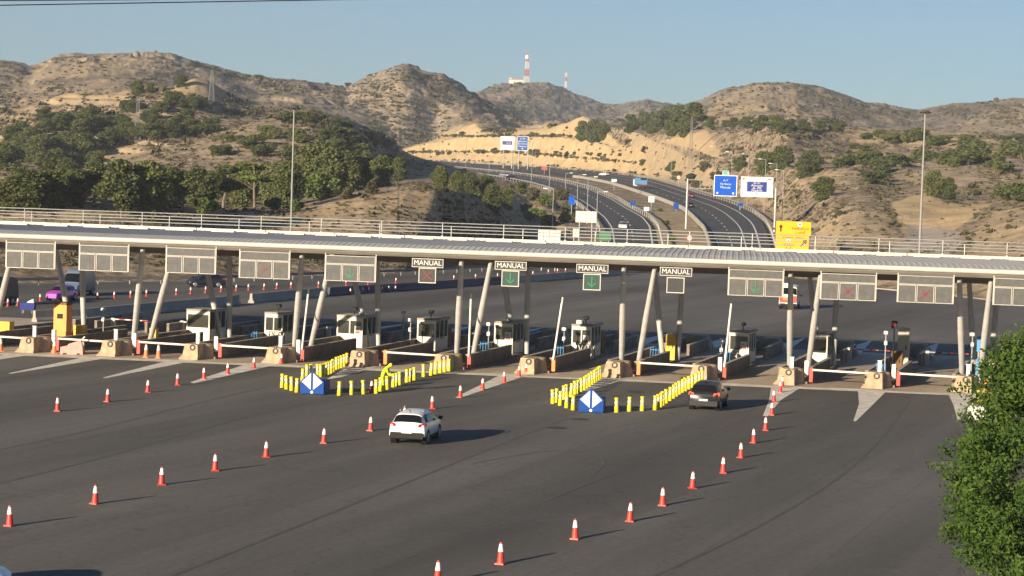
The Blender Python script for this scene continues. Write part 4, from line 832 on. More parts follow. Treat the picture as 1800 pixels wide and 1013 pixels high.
def nose(u, v, label):
    r = thing('divergence_nose', label, 'marker nose', G(u, v), -.02, 'blue divergence noses'); n0 = 12
    mb = MB(); pr = [(-.68, 0), (.68, 0)] ; hb = .78
    ring = [(-.68, -.25)] + [(.68 * math.sin(a), -.25 - .22 * math.cos(a)) for a in [(-60 + i * 12) * PI / 180 for i in range(11)]] + [(.68, -.25), (.68, 1.2), (-.68, 1.2)]
    n_ = len(ring); k = 0; mb.v += [(x, y, 0) for x, y in ring] + [(x, y, hb) for x, y in ring]; mb.f += [tuple(reversed(range(n_))), tuple(range(n_, 2 * n_))]; mb.m += [0, 0]
    for i in range(n_): j = (i + 1) % n_; mb.f.append((i, j, n_ + j, n_ + i)); mb.m.append(0)
    mb.build('body', M_BLUE, r, smooth=30)
    bp = MB(); bp.prism([(-.7, .04), (.7, .04), (.7, .78), (0, 1.42), (-.7, .78)], -.60, -.50); bp.build('arrow_board', M_BLUE, r)
    wm = MB(); wm.prism([(-.07, .28), (-.07, 1.27), (-.62, .74)], -.63, -.602); wm.prism([(.07, .28), (.62, .74), (.07, 1.27)], -.63, -.602); wm.build('white_chevron', M_SIGNWHITE, r)
    lm = MB(); lm.tube((0, -.64, .14), (0, -.602, .14), .085, n=14); lm.build('reflector', M_SIGNWHITE, r)
nose(552, 692, 'blue nose with white split diamond, at the left funnel'); nose(1040, 724, 'blue nose with white split diamond, at the right funnel')

# ------------------------------------------------------------------ vehicles
def arr(*a): return [np.array(x, float) for x in a]
class Car:
    def __init__(s, st): s.st = st; s.rings = [s.ring(q) for q in st]
    def ring(s, q):
        y, zb, zs, ws, zbelt, wb, zt, wt = q; rr = min(.09, (zt - zbelt) * .4)
        R = [(ws * .9, zb), (ws, zb + (zs - zb) * .45), (ws, zs), (wb, zbelt), (wt + .02, zt - rr), (wt - .14, zt), (wt * .4, zt + .02)]
        return [np.array([x, y, z]) for x, z in R] + [np.array([-x, y, z]) for x, z in reversed(R)]
    def at(s, k, j):       # k float station, j float ring index
        i = min(int(k), len(s.rings) - 2); f = k - i; a = min(int(j), 12); g_ = j - a
        P = lambda q: s.rings[q][a] * (1 - g_) + s.rings[q][a + 1] * g_
        return P(i) * (1 - f) + P(i + 1) * f
    def body(s, mats, lower=1):
        mb = MB(); n = 14
        for r in s.rings: mb.v += [tuple(p) for p in r]
        for i in range(len(s.rings) - 1):
            for j in range(n):
                j2 = (j + 1) % n; mb.f.append((i * n + j, i * n + j2, (i + 1) * n + j2, (i + 1) * n + j)); mb.m.append(lower if j in (0, 12, 13) else 0)
        mb.f.append(tuple(range(n))); mb.f.append(tuple((len(s.rings) - 1) * n + j for j in reversed(range(n)))); mb.m += [0, 0]
        return mb
    def patch(s, mb, k0, k1, j0, j1, off=.012, nk=4, nj=3):
        g_ = [[s.at(k0 + (k1 - k0) * a / nk, j0 + (j1 - j0) * b / nj) for b in range(nj + 1)] for a in range(nk + 1)]
        nrm = np.cross(g_[nk][0] - g_[0][0], g_[0][nj] - g_[0][0]); nrm /= np.linalg.norm(nrm) + 1e-9
        ctr = g_[nk // 2][nj // 2]
        if np.dot(nrm, ctr - np.array([0, ctr[1] if abs(nrm[0]) > .6 else s.st[len(s.st) // 2][0], .8])) < 0: nrm = -nrm
        o = len(mb.v); w_ = nj + 1
        for row in g_:
            for p in row: mb.v.append(tuple(p + nrm * off))
        for a in range(nk):
            for b in range(nj): q = o + a * w_ + b; mb.f.append((q, q + 1, q + w_ + 1, q + w_)); mb.m.append(mb.cur)
def wheel(root, x, y, rad, w_=.22, side=1):
    mb = MB(); mb.tube((-w_ / 2, 0, 0), (w_ / 2, 0, 0), rad, rad, 20); wo = mb.build('wheel', M_RUBBER, root, loc=(x, y, rad), smooth=40)
    mb = MB(); mb.tube((side * w_ / 2, 0, 0), (side * (w_ / 2 + .012), 0, 0), rad * .66, rad * .6, 16); mb.build('rim', M_RIM, wo)
def make_car(name, label, cat, loc, heading, paint, st, L, wb=(.8, 3.45), lower=M_BLACK, glass=((2, 5),), rear=(1, 2), wind=(5, 6), wr=.34, lit=False, lampz=.95, group=None, rails=False, plate=True, scale=1.):
    r = thing(name, label, cat, loc, heading, group); r.scale = (scale,) * 3
    c = Car(st); o = c.body([paint, lower]).build('body', [paint, lower], r, smooth=32)
    mb = MB(); c.patch(mb, rear[0] + .14, rear[1] - .1, 4.12, 8.88, .02, 3, 8); mb.build('rear_window', M_GLASS, r, smooth=40, recalc=False)
    mb = MB(); c.patch(mb, wind[0] + .08, wind[1] - .1, 4.15, 8.85, .02, 3, 8); mb.build('windscreen', M_GLASS, r, smooth=40, recalc=False)
    for (k0, k1) in glass:
        for j0, j1 in ((3.1, 3.92), (9.08, 9.9)):
            mb = MB(); c.patch(mb, k0, k1, j0, j1, .012, 6, 2); mb.build('side_window', M_GLASS, r, smooth=40, recalc=False)
    W = max(q[3] for q in st); y0 = st[0][0]; W0 = st[1][3]
    for sx in (-1, 1):
        for y in wb:
            mb = MB(); mb.tube((sx * (W - .3), y, wr), (sx * (W + .012), y, wr), wr * 1.16, wr * 1.16, 20); mb.build('wheel_arch', M_BLACK, r, smooth=40)
            wheel(r, sx * (W - .1), y, wr, .24, sx)
        mb = MB(); mb.hexa([(sx * (W0 - .36), y0 - .015, lampz - .08), (sx * (W0 + .0), y0 + .12, lampz - .08), (sx * (W0 + .02), y0 + .42, lampz - .02), (sx * (W0 - .36), y0 + .2, lampz - .06)], [(sx * (W0 - .30), y0 + .02, lampz + .07), (sx * (W0 - .035), y0 + .15, lampz + .10), (sx * (W0 - .035), y0 + .42, lampz + .10), (sx * (W0 - .3), y0 + .22, lampz + .08)]); mb.v = [(x + sx * .025, y - .03, z * 1.0) for x, y, z in mb.v]; mb.build('tail_light', M_LAMPON if lit else M_LAMPRED, r)
        f = st[-1]; mb = MB(); mb.hexa([(sx * (f[3] - .32), f[0] - .02, f[4] - .1), (sx * f[3], f[0] - .2, f[4] - .08), (sx * f[3], f[0] - .35, f[4] - .02), (sx * (f[3] - .3), f[0] - .2, f[4] - .06)], [(sx * (f[3] - .3), f[0] - .03, f[4] + .02), (sx * (f[3] - .0), f[0] - .2, f[4] + .06), (sx * (f[3] - .0), f[0] - .35, f[4] + .08), (sx * (f[3] - .3), f[0] - .25, f[4] + .04)]); mb.build('headlight', M_HEAD, r)
        yb = st[wind[0]][0] + .55; mb = MB(); mb.bevbox(-.11 if sx < 0 else -.09, .09 if sx < 0 else .11, -.07, .07, -.07, .1, .03); mb.build('mirror', M_BLACK, r, loc=(sx * (st[wind[0]][5] + .14), yb, st[wind[0]][4] + .08))
        if rails: mb = MB(); mb.tube((sx * (st[3][7] - .04), st[3][0], st[3][6] + .05), (sx * (st[4][7] - .04), st[4][0], st[4][6] + .05), .025); mb.build('roof_rail', M_GALV, r)
    mb = MB(); mb.bevbox(-W0 + .05, W0 - .05, y0 - .03, y0 + .12, st[0][1] + .0, st[0][1] + .3, .05); mb.build('rear_bumper', lower, r)
    if plate: mb = MB(); mb.box(-.26, .26, y0 - .052, y0 - .032, .60, .71); mb.build('number_plate', M_SIGNWHITE, r)
    mb = MB(); mb.tube((0, st[2][0] + .25, st[3][6]), (0, st[2][0] + .1, st[3][6] + .16), .02); mb.build('antenna', M_BLACK, r)
    return r
def paint(name, c, rough=.3, metal=0.): return mat(name, c, rough, metal, coat=.35)
P_WHITE = paint('car_white', (.80, .79, .76)); P_GREY = mat('car_dark_grey', (.016, .016, .017), .28, 0, spec=.25, coat=.08); P_BLACK = paint('car_black', (.012, .012, .014)); P_PURPLE = paint('car_magenta', (.42, .07, .42), .3, .2); P_NAVY = paint('car_navy', (.008, .011, .02), .4); P_RED = paint('car_dark_red', (.16, .02, .02)); P_BLUE = paint('truck_blue', (.12, .30, .52))
SUV = [(0, .34, .62, .80, .86, .79, .92, .70), (.06, .28, .64, .90, 1.0, .85, 1.05, .75), (.44, .24, .66, .92, 1.06, .86, 1.50, .64), (.95, .22, .66, .92, 1.05, .87, 1.585, .63), (2.2, .22, .66, .92, 1.03, .87, 1.60, .64), (2.62, .22, .66, .92, 1.02, .87, 1.53, .63), (3.4, .22, .66, .92, 1.0, .87, 1.04, .79), (4.1, .25, .62, .9, .88, .82, .95, .70), (4.38, .32, .54, .78, .70, .74, .76, .66)]
MPV = [(0, .30, .60, .80, .88, .80, .94, .74), (.05, .26, .62, .89, .98, .85, 1.03, .78), (.36, .24, .64, .91, 1.02, .86, 1.54, .66), (.9, .22, .64, .91, 1.02, .87, 1.63, .65), (2.2, .22, .64, .91, 1.0, .87, 1.64, .66), (2.7, .22, .64, .91, .99, .87, 1.55, .64), (3.65, .22, .62, .91, .98, .87, 1.02, .78), (4.2, .25, .6, .89, .86, .82, .92, .70), (4.45, .32, .52, .78, .68, .74, .74, .66)]
HATCH = [(0, .32, .55, .78, .80, .77, .86, .68), (.06, .26, .56, .86, .92, .81, .97, .70), (.5, .22, .58, .88, .97, .82, 1.40, .58), (1.0, .2, .58, .88, .96, .83, 1.46, .58), (2.0, .2, .58, .88, .94, .83, 1.46, .59), (2.4, .2, .58, .88, .93, .83, 1.38, .58), (3.2, .2, .58, .88, .91, .83, .95, .74), (3.9, .24, .56, .86, .80, .78, .86, .66), (4.15, .3, .5, .74, .64, .7, .70, .6)]
WIN = ((2.35, 3.6), (3.66, 5.5))
def centred(st): m_ = (st[0][0] + st[-1][0]) / 2; return [(q[0] - m_,) + tuple(q[1:]) for q in st], m_
def car_at(name, label, rear_c, heading, paint_, st, **kw):
    c, m_ = centred(st); wbs = kw.pop('wb', (.82, 3.45)); s = kw.get('scale', 1.)
    f = Vector((-math.sin(heading), math.cos(heading), 0)); loc = Vector(rear_c) + f * (m_ * s)
    return make_car(name, label, kw.pop('cat', 'car'), loc, heading, paint_, c, 0, wb=tuple(q - m_ for q in wbs), **kw)
rc = (G(687, 777) + G(750, 782)) / 2; car_at('crossover_car', 'white crossover seen from behind, driving toward the toll lanes', rc - Vector((0, .75, 0)), -.075, P_WHITE, SUV, glass=WIN, rails=True, wr=.35, lampz=1.0, scale=.97)
rc = (G(1209, 718) + G(1263, 723)) / 2; car_at('people_carrier', 'dark grey people carrier with lit brake lights beside the yellow posts', rc - Vector((0, .7, 0)), -.14, P_GREY, MPV, glass=WIN, wr=.34, lit=True, lower=P_BLACK, lampz=1.0, scale=.98, wb=(.85, 3.6))
# white car cut off in the lower left corner: only its front shows, it drives to the right
p = G(-18, 1070); car_at('hatchback_car', 'white car at the bottom left corner, only its bonnet showing', Vector((p.x - 3.9, p.y + .35, 0)), -1.28, P_WHITE, HATCH, glass=WIN, wr=.32)
p = G(93, 530); car_at('hatchback_car', 'magenta car facing the camera on the far road at left', p + Vector((.35, 4.1, 0)), PI - .08, P_PURPLE, HATCH, glass=WIN, wr=.33, group=None)
p = G(366, 505); car_at('hatchback_car', 'dark car on the far road half hidden by a column', p + Vector((1.6, .9, 0)), PI / 2 + .45, P_NAVY, HATCH, glass=WIN, wr=.33)
def van(name, label, p, heading, body_m, st, win, extra=None, lit=False, wr=.36, wb=(.95, 4.2)):
    return car_at(name, label, p, heading, body_m, st, cat='van', glass=win, wr=wr, lit=lit, wb=wb, lampz=.95)
VANST = [(0, .35, .7, .95, 1.2, .96, 1.4, .93), (.04, .32, .7, .98, 1.25, .97, 1.5, .94), (.1, .32, .7, .99, 1.3, .98, 2.45, .86), (.6, .3, .7, .99, 1.3, .98, 2.6, .84), (3.4, .3, .7, .99, 1.3, .98, 2.6, .84), (3.9, .3, .7, .99, 1.25, .98, 2.3, .8), (4.6, .3, .7, .99, 1.15, .96, 1.3, .86), (5.2, .32, .68, .96, .95, .92, 1.05, .84), (5.4, .36, .6, .88, .8, .86, .9, .8)]
p = G(117, 521); van('box_van', 'white high roofed van with shaded blue side behind the magenta car', p + Vector((.35, 5.4, 0)), PI - .03, paint('van_blue_grey', (.14, .18, .25)), VANST, ((3.9, 4.6),))  # one blue grey paint covers the whole van
p = G(4, 540); van('box_van', 'dark van partly hidden behind the leftmost leaning column', p + Vector((-1.0, 4.9, 0)), PI - .3, P_NAVY, VANST, ((3.9, 4.6),))
p = (G(1366, 543) + G(1403, 545)) / 2; cv = van('service_van', 'red and yellow striped service van seen from behind under the canopy', p, -.1, P_WHITE, VANST, ((2.4, 3.3), (3.6, 4.7)))
mb = MB(); mb.box(-.9, .9, -2.78, -2.745, .75, 1.0); mb.box(-.94, -.55, -2.78, -2.745, 1.0, 1.5); mb.box(.55, .94, -2.78, -2.745, 1.0, 1.5); mb.build('red_stripe', M_RED, cv); mb = MB(); mb.box(-.53, .53, -2.78, -2.745, 1.0, 1.32); mb.build('yellow_stripe', M_ORANGE, cv); mb = MB(); mb.bevbox(-.75, .25, -2.5, -2.2, 2.6, 2.85, .05); mb.build('roof_beacon', M_SIGNWHITE, cv)
# vehicles up on the highway
def road_dir(u, v, du): a = onroad(u, v); b = onroad(u + du, v + .0); return a
p = onroad(1097, 404); car_at('hatchback_car', 'white car coming down the inbound carriageway', p + Vector((-.5, 4, 0.06)), PI + .06, P_WHITE, HATCH, glass=WIN, wr=.33, scale=1.06)
p = onroad(1214, 366); car_at('hatchback_car', 'black car climbing the outbound carriageway, nearer of two', p + Vector((0, 0, .06)), .18, P_BLACK, HATCH, glass=WIN, wr=.33)
p = onroad(1216, 349); car_at('people_carrier', 'dark red car just beyond the black car on the highway', p + Vector((0, 0, .06)), .22, P_RED, MPV, glass=WIN, wr=.33)
p = onroad(1068, 310.5); car_at('people_carrier', 'small white car far up the highway below the ochre terraces', p + Vector((0, 0, .06)), .7, P_WHITE, MPV, glass=WIN, wr=.33, scale=1.1)
p = onroad(890, 317); car_at('people_carrier', 'dark car with white front far up the inbound carriageway', p + Vector((0, 4, .06)), PI + .9, P_NAVY, MPV, glass=WIN, wr=.33, scale=1.1)
p = onroad(878, 311); car_at('hatchback_car', 'silver car far up the inbound carriageway behind the dark one', p + Vector((0, 4, .06)), PI + .9, paint('car_silver', (.45, .45, .47), .3, .5), HATCH, glass=WIN, wr=.33, scale=1.1)
p = onroad(1131, 331.5); tr = thing('lorry', 'blue lorry with dark rear opening climbing the outbound carriageway', 'lorry', p + Vector((0, 0, .05)), .33)
mb = MB(); mb.bevbox(-1.25, 1.25, 0, 6.5, 1.2, 3.5, .06); mb.build('box_body', P_BLUE, tr); mb = MB(); mb.box(-1.05, 1.05, -.03, -.005, 2.75, 3.45); mb.build('rear_opening', M_BLACK, tr); mb = MB(); mb.bevbox(-1.2, 1.2, -.1, .3, .5, 1.18, .05); mb.build('rear_frame', P_RED, tr)
mb = MB(); mb.bevbox(-1.2, 1.2, 6.7, 8.5, .7, 3.0, .12); mb.build('cab', P_WHITE, tr)
for sx in (-1, 1):
    for y in (1.2, 2.4, 7.4): wheel(tr, sx * 1.05, y, .5, .3, sx)

# ------------------------------------------------------------------ worker
def skin(name, joints, edges, m, parent):
    me = bpy.data.meshes.new(name); me.from_pydata([j[:3] for j in joints], edges, []); o = bpy.data.objects.new(name, me); COL.objects.link(o)
    md = o.modifiers.new('s', 'SKIN'); sv = me.skin_vertices[0].data
    for i, j in enumerate(joints): sv[i].radius = (j[3], j[4] if len(j) > 4 else j[3])
    sv[0].use_root = True; md.use_smooth_shade = True; sb = o.modifiers.new('d', 'SUBSURF'); sb.levels = 2; sb.render_levels = 2
    dg = bpy.context.evaluated_depsgraph_get(); me2 = bpy.data.meshes.new_from_object(o.evaluated_get(dg)); bpy.data.objects.remove(o)
    me2.name = name; me2.materials.clear(); me2.materials.append(m); me2.polygons.foreach_set('use_smooth', [True] * len(me2.polygons)); return link(name, me2, parent)
M_HIVIS = mat('hi_vis_yellow', (.66, .80, .02), .7, var=.12, scale=6); M_SKIN = mat('skin', (.42, .24, .16), .6)
wk = thing('person', 'worker in full yellow hi vis clothing and hood bending over the yellow posts', 'person', G(672, 689.5), 0)
J = [(0, 0, .96, .17, .14), (.03, 0, 1.12, .18, .14), (.12, -.02, 1.32, .19, .15), (.24, -.03, 1.47, .15, .13), (.33, -.04, 1.56, .075), (.42, -.05, 1.63, .10, .11),
     (-.02, .11, .88, .10), (.04, .14, .50, .075), (-.06, .16, .10, .055), (.06, .16, .05, .045), (-.02, -.11, .88, .10), (.08, -.14, .50, .075), (0, -.18, .10, .055), (.13, -.18, .05, .045),
     (.26, .17, 1.42, .07), (.38, .2, 1.16, .055), (.50, .12, .98, .042), (.26, -.22, 1.40, .07), (.36, -.26, 1.14, .055), (.50, -.2, .98, .042)]
E_ = [(0, 1), (1, 2), (2, 3), (3, 4), (4, 5), (0, 6), (6, 7), (7, 8), (8, 9), (0, 10), (10, 11), (11, 12), (12, 13), (3, 14), (14, 15), (15, 16), (3, 17), (17, 18), (18, 19)]
wb_ = skin('body', J, E_, M_HIVIS, wk)
mb = MB(); mb.lathe([(.03, -.125), (.085, -.10), (.105, -.02), (.10, .06), (.06, .125), (.01, .135)], 14); hd = mb.build('hood', M_HIVIS, wk, loc=(.45, -.05, 1.66), smooth=60); hd.rotation_euler = (0, .9, 0)
mb = MB(); mb.lathe([(.02, -.08), (.06, -.06), (.078, 0), (.06, .06), (.02, .08)], 12); fc = mb.build('face', M_SKIN, wk, loc=(.51, -.055, 1.60), smooth=60); fc.rotation_euler = (0, 1.2, 0)
for yy in (.12, -.2):
    hb_ = (.53, yy, .95); Jh = [(0, 0, 0, .035, .025), (.04, 0, -.05, .042, .022)]; Eh = [(0, 1)]
    for i, (dy, ln) in enumerate(((-.034, .06), (-.012, .07), (.012, .066), (.033, .05))): q = len(Jh); Jh += [(.055, dy, -.085, .0095), (.052, dy, -.085 - ln * .5, .0085), (.035, dy * .9, -.085 - ln, .0075)]; Eh += [(1, q), (q, q + 1), (q + 1, q + 2)]
    q = len(Jh); sg = -1 if yy > 0 else 1; Jh += [(.03, sg * .045, -.035, .011), (.03, sg * .065, -.075, .009)]; Eh += [(0, q), (q, q + 1)]
    h_ = skin('glove', Jh, Eh, mat('dark_glove', (.05, .045, .04), .8), wk); h_.location = hb_
for zz in (.28, .36):
    pass

# ------------------------------------------------------------------ barriers and rails on the far side of the plaza
jersey([G(*p) for p in ((441, 533), (512, 526), (573, 520.5))], 'concrete_barrier', 'pale concrete barrier with a bright end face beyond the canopy', .95, .32, .12)
jersey([G(*p) for p in ((578, 520), (640, 516), (706, 512), (775, 507), (880, 499))], 'plastic_barrier', 'dark blue plastic barrier run behind the small cones', .9, .3, .16, mat('navy_plastic', (.035, .045, .09), .6, var=.3, scale=.8), 'barrier')
jersey([G(*p) for p in ((884, 498.5), (932, 496), (1020, 488.7), (1100, 483))], 'concrete_barrier', 'grey concrete barrier beyond the manual lane with green arrow', .95, .32, .12)
jersey([G(*p) for p in ((60, 566), (150, 562), (237, 553), (360, 542), (418, 535))], 'concrete_barrier', 'shaded concrete barrier behind the kiosk and leftmost booth', .95, .32, .12)
def gpts(pts, stepn=14):
    P = np.array([G(*p) for p in pts]); s = np.concatenate([[0], np.cumsum(np.linalg.norm(np.diff(P, axis=0), axis=1))]); t = np.linspace(0, s[-1], stepn * len(pts)); return np.stack([np.interp(t, s, P[:, k]) for k in range(3)], 1)
guardrail(gpts([(-150, 512), (0, 503), (150, 500), (340, 499), (512, 492), (700, 485), (840, 478), (960, 469)]), 'guardrail', 'guardrail along the scrub bank behind the far left road', .85, 4., mat('weathered_rail', (.2, .195, .18), .6, .3, var=.3, scale=1))
kb = MB()
for (a, b) in zip([(1530, 507), (1600, 514), (1700, 524), (1800, 536)], [(1600, 514), (1700, 524), (1800, 536), (1900, 550)]):
    A, B = G(*a), G(*b); kb.hexa([A, B, B + Vector((.1, .5, 0)), A + Vector((.1, .5, 0))], [A + Vector((0, 0, .15)), B + Vector((0, 0, .15)), B + Vector((.1, .5, .15)), A + Vector((.1, .5, .15))])
struct(kb.build('kerb', M_BARR)) 
jersey([G(*p) for p in ((1535, 497), (1600, 505), (1700, 516), (1760, 523))], 'low_wall', 'low stone coloured wall along the far right plaza edge', .7, .35, .25, mat('sandstone_block', (.45, .33, .2), .9, var=.4, scale=.8), 'wall')

# ------------------------------------------------------------------ vegetation
def leafmat(name, c0, c1, tr=.15):
    m = bpy.data.materials.new(name); m.use_nodes = True; n = m.node_tree.nodes; l = m.node_tree.links; b = n['Principled BSDF']; b.inputs['Roughness'].default_value = .7; b.inputs['Specular IOR Level'].default_value = .15
    a = n.new('ShaderNodeAttribute'); a.attribute_name = 'tone'; oi = n.new('ShaderNodeObjectInfo'); mx = n.new('ShaderNodeMix'); mx.data_type = 'RGBA'; mx.inputs[6].default_value = (*c0, 1); mx.inputs[7].default_value = (*c1, 1)
    ad = n.new('ShaderNodeMath'); ad.operation = 'MULTIPLY_ADD'; ad.inputs[1].default_value = .55; l.new(a.outputs['Fac'], ad.inputs[0]); mu = n.new('ShaderNodeMath'); mu.operation = 'MULTIPLY'; mu.inputs[1].default_value = .45; l.new(oi.outputs['Random'], mu.inputs[0]); l.new(mu.outputs[0], ad.inputs[2]); l.new(ad.outputs[0], mx.inputs[0]); l.new(mx.outputs[2], b.inputs['Base Color'])
    if tr:
        t = n.new('ShaderNodeBsdfTranslucent'); l.new(mx.outputs[2], t.inputs[0]); s = n.new('ShaderNodeMixShader'); s.inputs[0].default_value = tr; l.new(b.outputs[0], s.inputs[1]); l.new(t.outputs[0], s.inputs[2]); l.new(s.outputs[0], n['Material Output'].inputs[0])
    return m
L_PINE = leafmat('pine_foliage', (.062, .080, .030), (.165, .18, .062)); L_BRIGHT = leafmat('bright_foliage', (.09, .13, .03), (.15, .19, .05)); L_SCRUB = leafmat('scrub_foliage', (.046, .042, .024), (.115, .102, .052), 0); L_TREE = leafmat('green_leaves', (.036, .078, .014), (.14, .215, .04), .3)
def quadmesh(name, C, A, B, tone, m):
    n = len(C); V = np.stack([C - A - B, C + A - B, C + A + B, C - A + B], 1).reshape(-1, 3)
    me = bpy.data.meshes.new(name); me.vertices.add(4 * n); me.vertices.foreach_set('co', V.ravel()); me.loops.add(4 * n); me.loops.foreach_set('vertex_index', np.arange(4 * n)); me.polygons.add(n); me.polygons.foreach_set('loop_start', np.arange(0, 4 * n, 4)); me.polygons.foreach_set('loop_total', np.full(n, 4)); me.update(calc_edges=True)
    at_ = me.attributes.new('tone', 'FLOAT', 'POINT'); at_.data.foreach_set('value', np.repeat(tone, 4)); me.materials.append(m); return me
def rnd_axes(n, size, up=.0):
    d = RNG.normal(size=(n, 3)); d /= np.linalg.norm(d, axis=1)[:, None]; e = RNG.normal(size=(n, 3)); e -= d * (d * e).sum(1)[:, None]; e /= np.linalg.norm(e, axis=1)[:, None]
    s = size * RNG.uniform(.6, 1.3, n)[:, None]; return d * s, e * s * .7
def crown(lobes, n, leaf, m, name='crown', flat=1.):
    """lobes: (x, y, z, rx, rz); leaf clumps through the outer half of every lobe"""
    lobes = np.array(lobes, float); wgt = lobes[:, 3] ** 2; k = RNG.choice(len(lobes), n, p=wgt / wgt.sum()); d = RNG.normal(size=(n, 3)); d /= np.linalg.norm(d, axis=1)[:, None]
    rad = RNG.uniform(.55, 1.06, n) ** .7; L = lobes[k]; C = L[:, :3] + d * np.stack([L[:, 3], L[:, 3], L[:, 4]], 1) * rad[:, None]
    A, B = rnd_axes(n, leaf); tl = RNG.uniform(0, .5, len(lobes)); tone = np.clip(tl[k] + RNG.uniform(0, .5, n), 0, 1); return quadmesh(name, C, A, B, tone, m)
def trunk_mesh(h, r, lean=0., limbs=4, top=.7):
    mb = MB(); P = [Vector((lean * h * (i / 4) ** 1.5 + random.uniform(-.08, .08) * h * .1, random.uniform(-.05, .05) * h * .2, h * top * i / 4)) for i in range(5)]; P[0] = Vector((0, 0, -.4))
    for i in range(4): mb.tube(P[i], P[i + 1], r * (1 - .17 * i), r * (1 - .17 * (i + 1)), 7)
    for i in range(limbs): a = i * 2.4 + .5; b = P[2 + i % 2]; mb.tube(b, b + Vector((math.cos(a) * h * .22, math.sin(a) * h * .22, h * .2)), r * .45, r * .15, 5)
    me_o = mb.build('trunk', M_BARK); me = me_o.data; bpy.data.objects.remove(me_o); return me
def lobes_round(n, w_, z0, z1, fl=.8):
    out = []
    for i in range(n):
        t = random.random(); z = z0 + (z1 - z0) * t; rr = w_ * math.sin(PI * (.18 + .72 * t)) * .62; a = random.uniform(0, 2 * PI); s = random.uniform(.30, .46) * w_
        out.append((math.cos(a) * rr * random.uniform(.3, 1), math.sin(a) * rr * random.uniform(.3, 1), z, s, s * fl))
    return out
PINES = []                                   # unit trees about 10 m tall
for kind in range(7):
    if kind < 3: cm = crown(lobes_round(15, 3.9, 2.2, 8.7), 5200, .19, L_PINE); tm_ = trunk_mesh(10, .22, random.uniform(-.1, .1))
    elif kind < 5: cm = crown(lobes_round(11, 3.3, 4.4, 9.0, .6), 3600, .18, L_PINE); tm_ = trunk_mesh(10, .2, random.uniform(-.15, .15), 5, .8)
    elif kind == 5: cm = crown(lobes_round(17, 4.3, 1.0, 8.0, .9), 6200, .19, L_PINE); tm_ = trunk_mesh(10, .22)
    else: cm = crown(lobes_round(8, 2.6, 5.6, 9.0, .55), 2200, .17, L_BRIGHT); tm_ = trunk_mesh(10, .17, .1, 6, .85)
    PINES.append((cm, tm_))
BUSHES = []
for kind in range(5):                        # unit bushes 2 m tall
    BUSHES.append((crown(lobes_round(9, 1.25, .3, 1.5, .8), 2000, .085, L_PINE if kind < 3 else (L_BRIGHT if kind == 3 else L_SCRUB)), trunk_mesh(1.4, .06)))
def put_tree(u, v, hpx, label, group, kind=None, wide=1., bush=False, name=None):
    p = hit(u, v) if v < hor(u) + 130 else G(u, v)
    d = float(np.dot(np.array(p) - np.array([0, 0, H]), FV)); hm_ = hpx * d / F
    if bush: k = random.randrange(3) if kind is None else kind; cm, tm_ = BUSHES[k]; s = hm_ / 2.0; nm = name or 'shrub'; ct = 'shrub'
    else: k = random.choice((0, 1, 2, 5)) if kind is None else kind; cm, tm_ = PINES[k]; s = hm_ / 9.6; nm = name or 'pine_tree'; ct = 'tree'
    r = thing(nm, label, ct, p - Vector((0, 0, .15)), random.uniform(0, 6.28), group); r.scale = (s * wide * random.uniform(.92, 1.1), s * wide * random.uniform(.92, 1.1), s)
    link('crown' if not bush else 'foliage', cm, r); link('trunk' if not bush else 'stem', tm_, r); return r
for u, v, h_, k, w_, lb in ((14, 372, 62, 5, 1.2, 'dark pine at the left edge above the canopy'), (50, 371, 78, 5, 1.15, 'dark shaded pine second from the left edge'), (92, 366, 70, 5, 1.2, 'dark shaded pine left of the flat topped pine'), (132, 360, 66, 5, 1., 'dark small pine beside the flat topped pine'), (165, 358, 74, 3, 1.35, 'flat topped pine with visible pale trunk, left of the big round pines'),
        (213, 384, 104, 0, .95, 'big round pine, left of the large pair'), (258, 386, 108, 5, .95, 'big round pine, right of the large pair'), (292, 370, 84, 1, .9, 'pine behind the large pair at its right'), (322, 372, 74, 4, 1., 'slender pine with thin visible trunk'), (352, 366, 76, 1, .9, 'pine above the bright round bush'), (392, 368, 80, 3, 1.25, 'flat crowned pine between bright bush and leaning trunk'),
        (425, 364, 84, 5, .8, 'dark pine left of the leaning bare trunk'), (448, 372, 92, 6, 1.3, 'leaning pine with a long bare pale trunk'), (480, 364, 80, 5, .9, 'dark pine just left of the tall mast'), (503, 366, 86, 5, .9, 'dark pine behind the tall mast'), (545, 350, 96, 0, 1., 'tall full pine right of the mast'), (578, 348, 94, 5, .8, 'tall full pine at the group centre'), (608, 338, 76, 5, .85, 'dark pine right of the tall full pair'), (640, 332, 62, 1, 1., 'mid sized pine near the right end of the group'), (668, 330, 60, 5, .8, 'dark pine second from the right end of the group'), (697, 322, 48, 1, .9, 'small pine at the right end of the group')):
    put_tree(u, v, h_, lb, 'pines on the bank left of the highway', k, w_ * 1.32)
for u, v, h_, k, lb in ((362, 380, 40, 3, 'bright green round bush below the pines'), (566, 352, 56, 3, 'light green bushy tree before the tall full pines'), (480, 370, 28, 3, 'low light green bush right of the leaning trunk'), (520, 372, 26, 3, 'low bush at the foot of the tall mast'), (655, 340, 26, 4, 'brown bush on top of the bank'), (610, 350, 26, 4, 'brown bush below the dark pine')):
    put_tree(u, v, h_, lb, 'bushes under the pines', k, 1.15, True)
for u, v, h_, w_, lb in ((772, 335, 46, 1.1, 'pine bush above the shaded cutting, leftmost'), (803, 338, 40, 1.1, 'pine bush above the shaded cutting, second from left'), (828, 342, 42, 1.2, 'pine bush above the shaded cutting, third from left'), (852, 352, 46, 1.1, 'pine bush above the shaded cutting, fourth from left'), (866, 372, 52, 1.1, 'dense pine bush lowest on the slope by the cutting'), (890, 368, 40, 1.1, 'pine bush right of the dense one by the cutting')):
    put_tree(u, v, h_, lb, 'pines between cutting and highway', 5, w_)
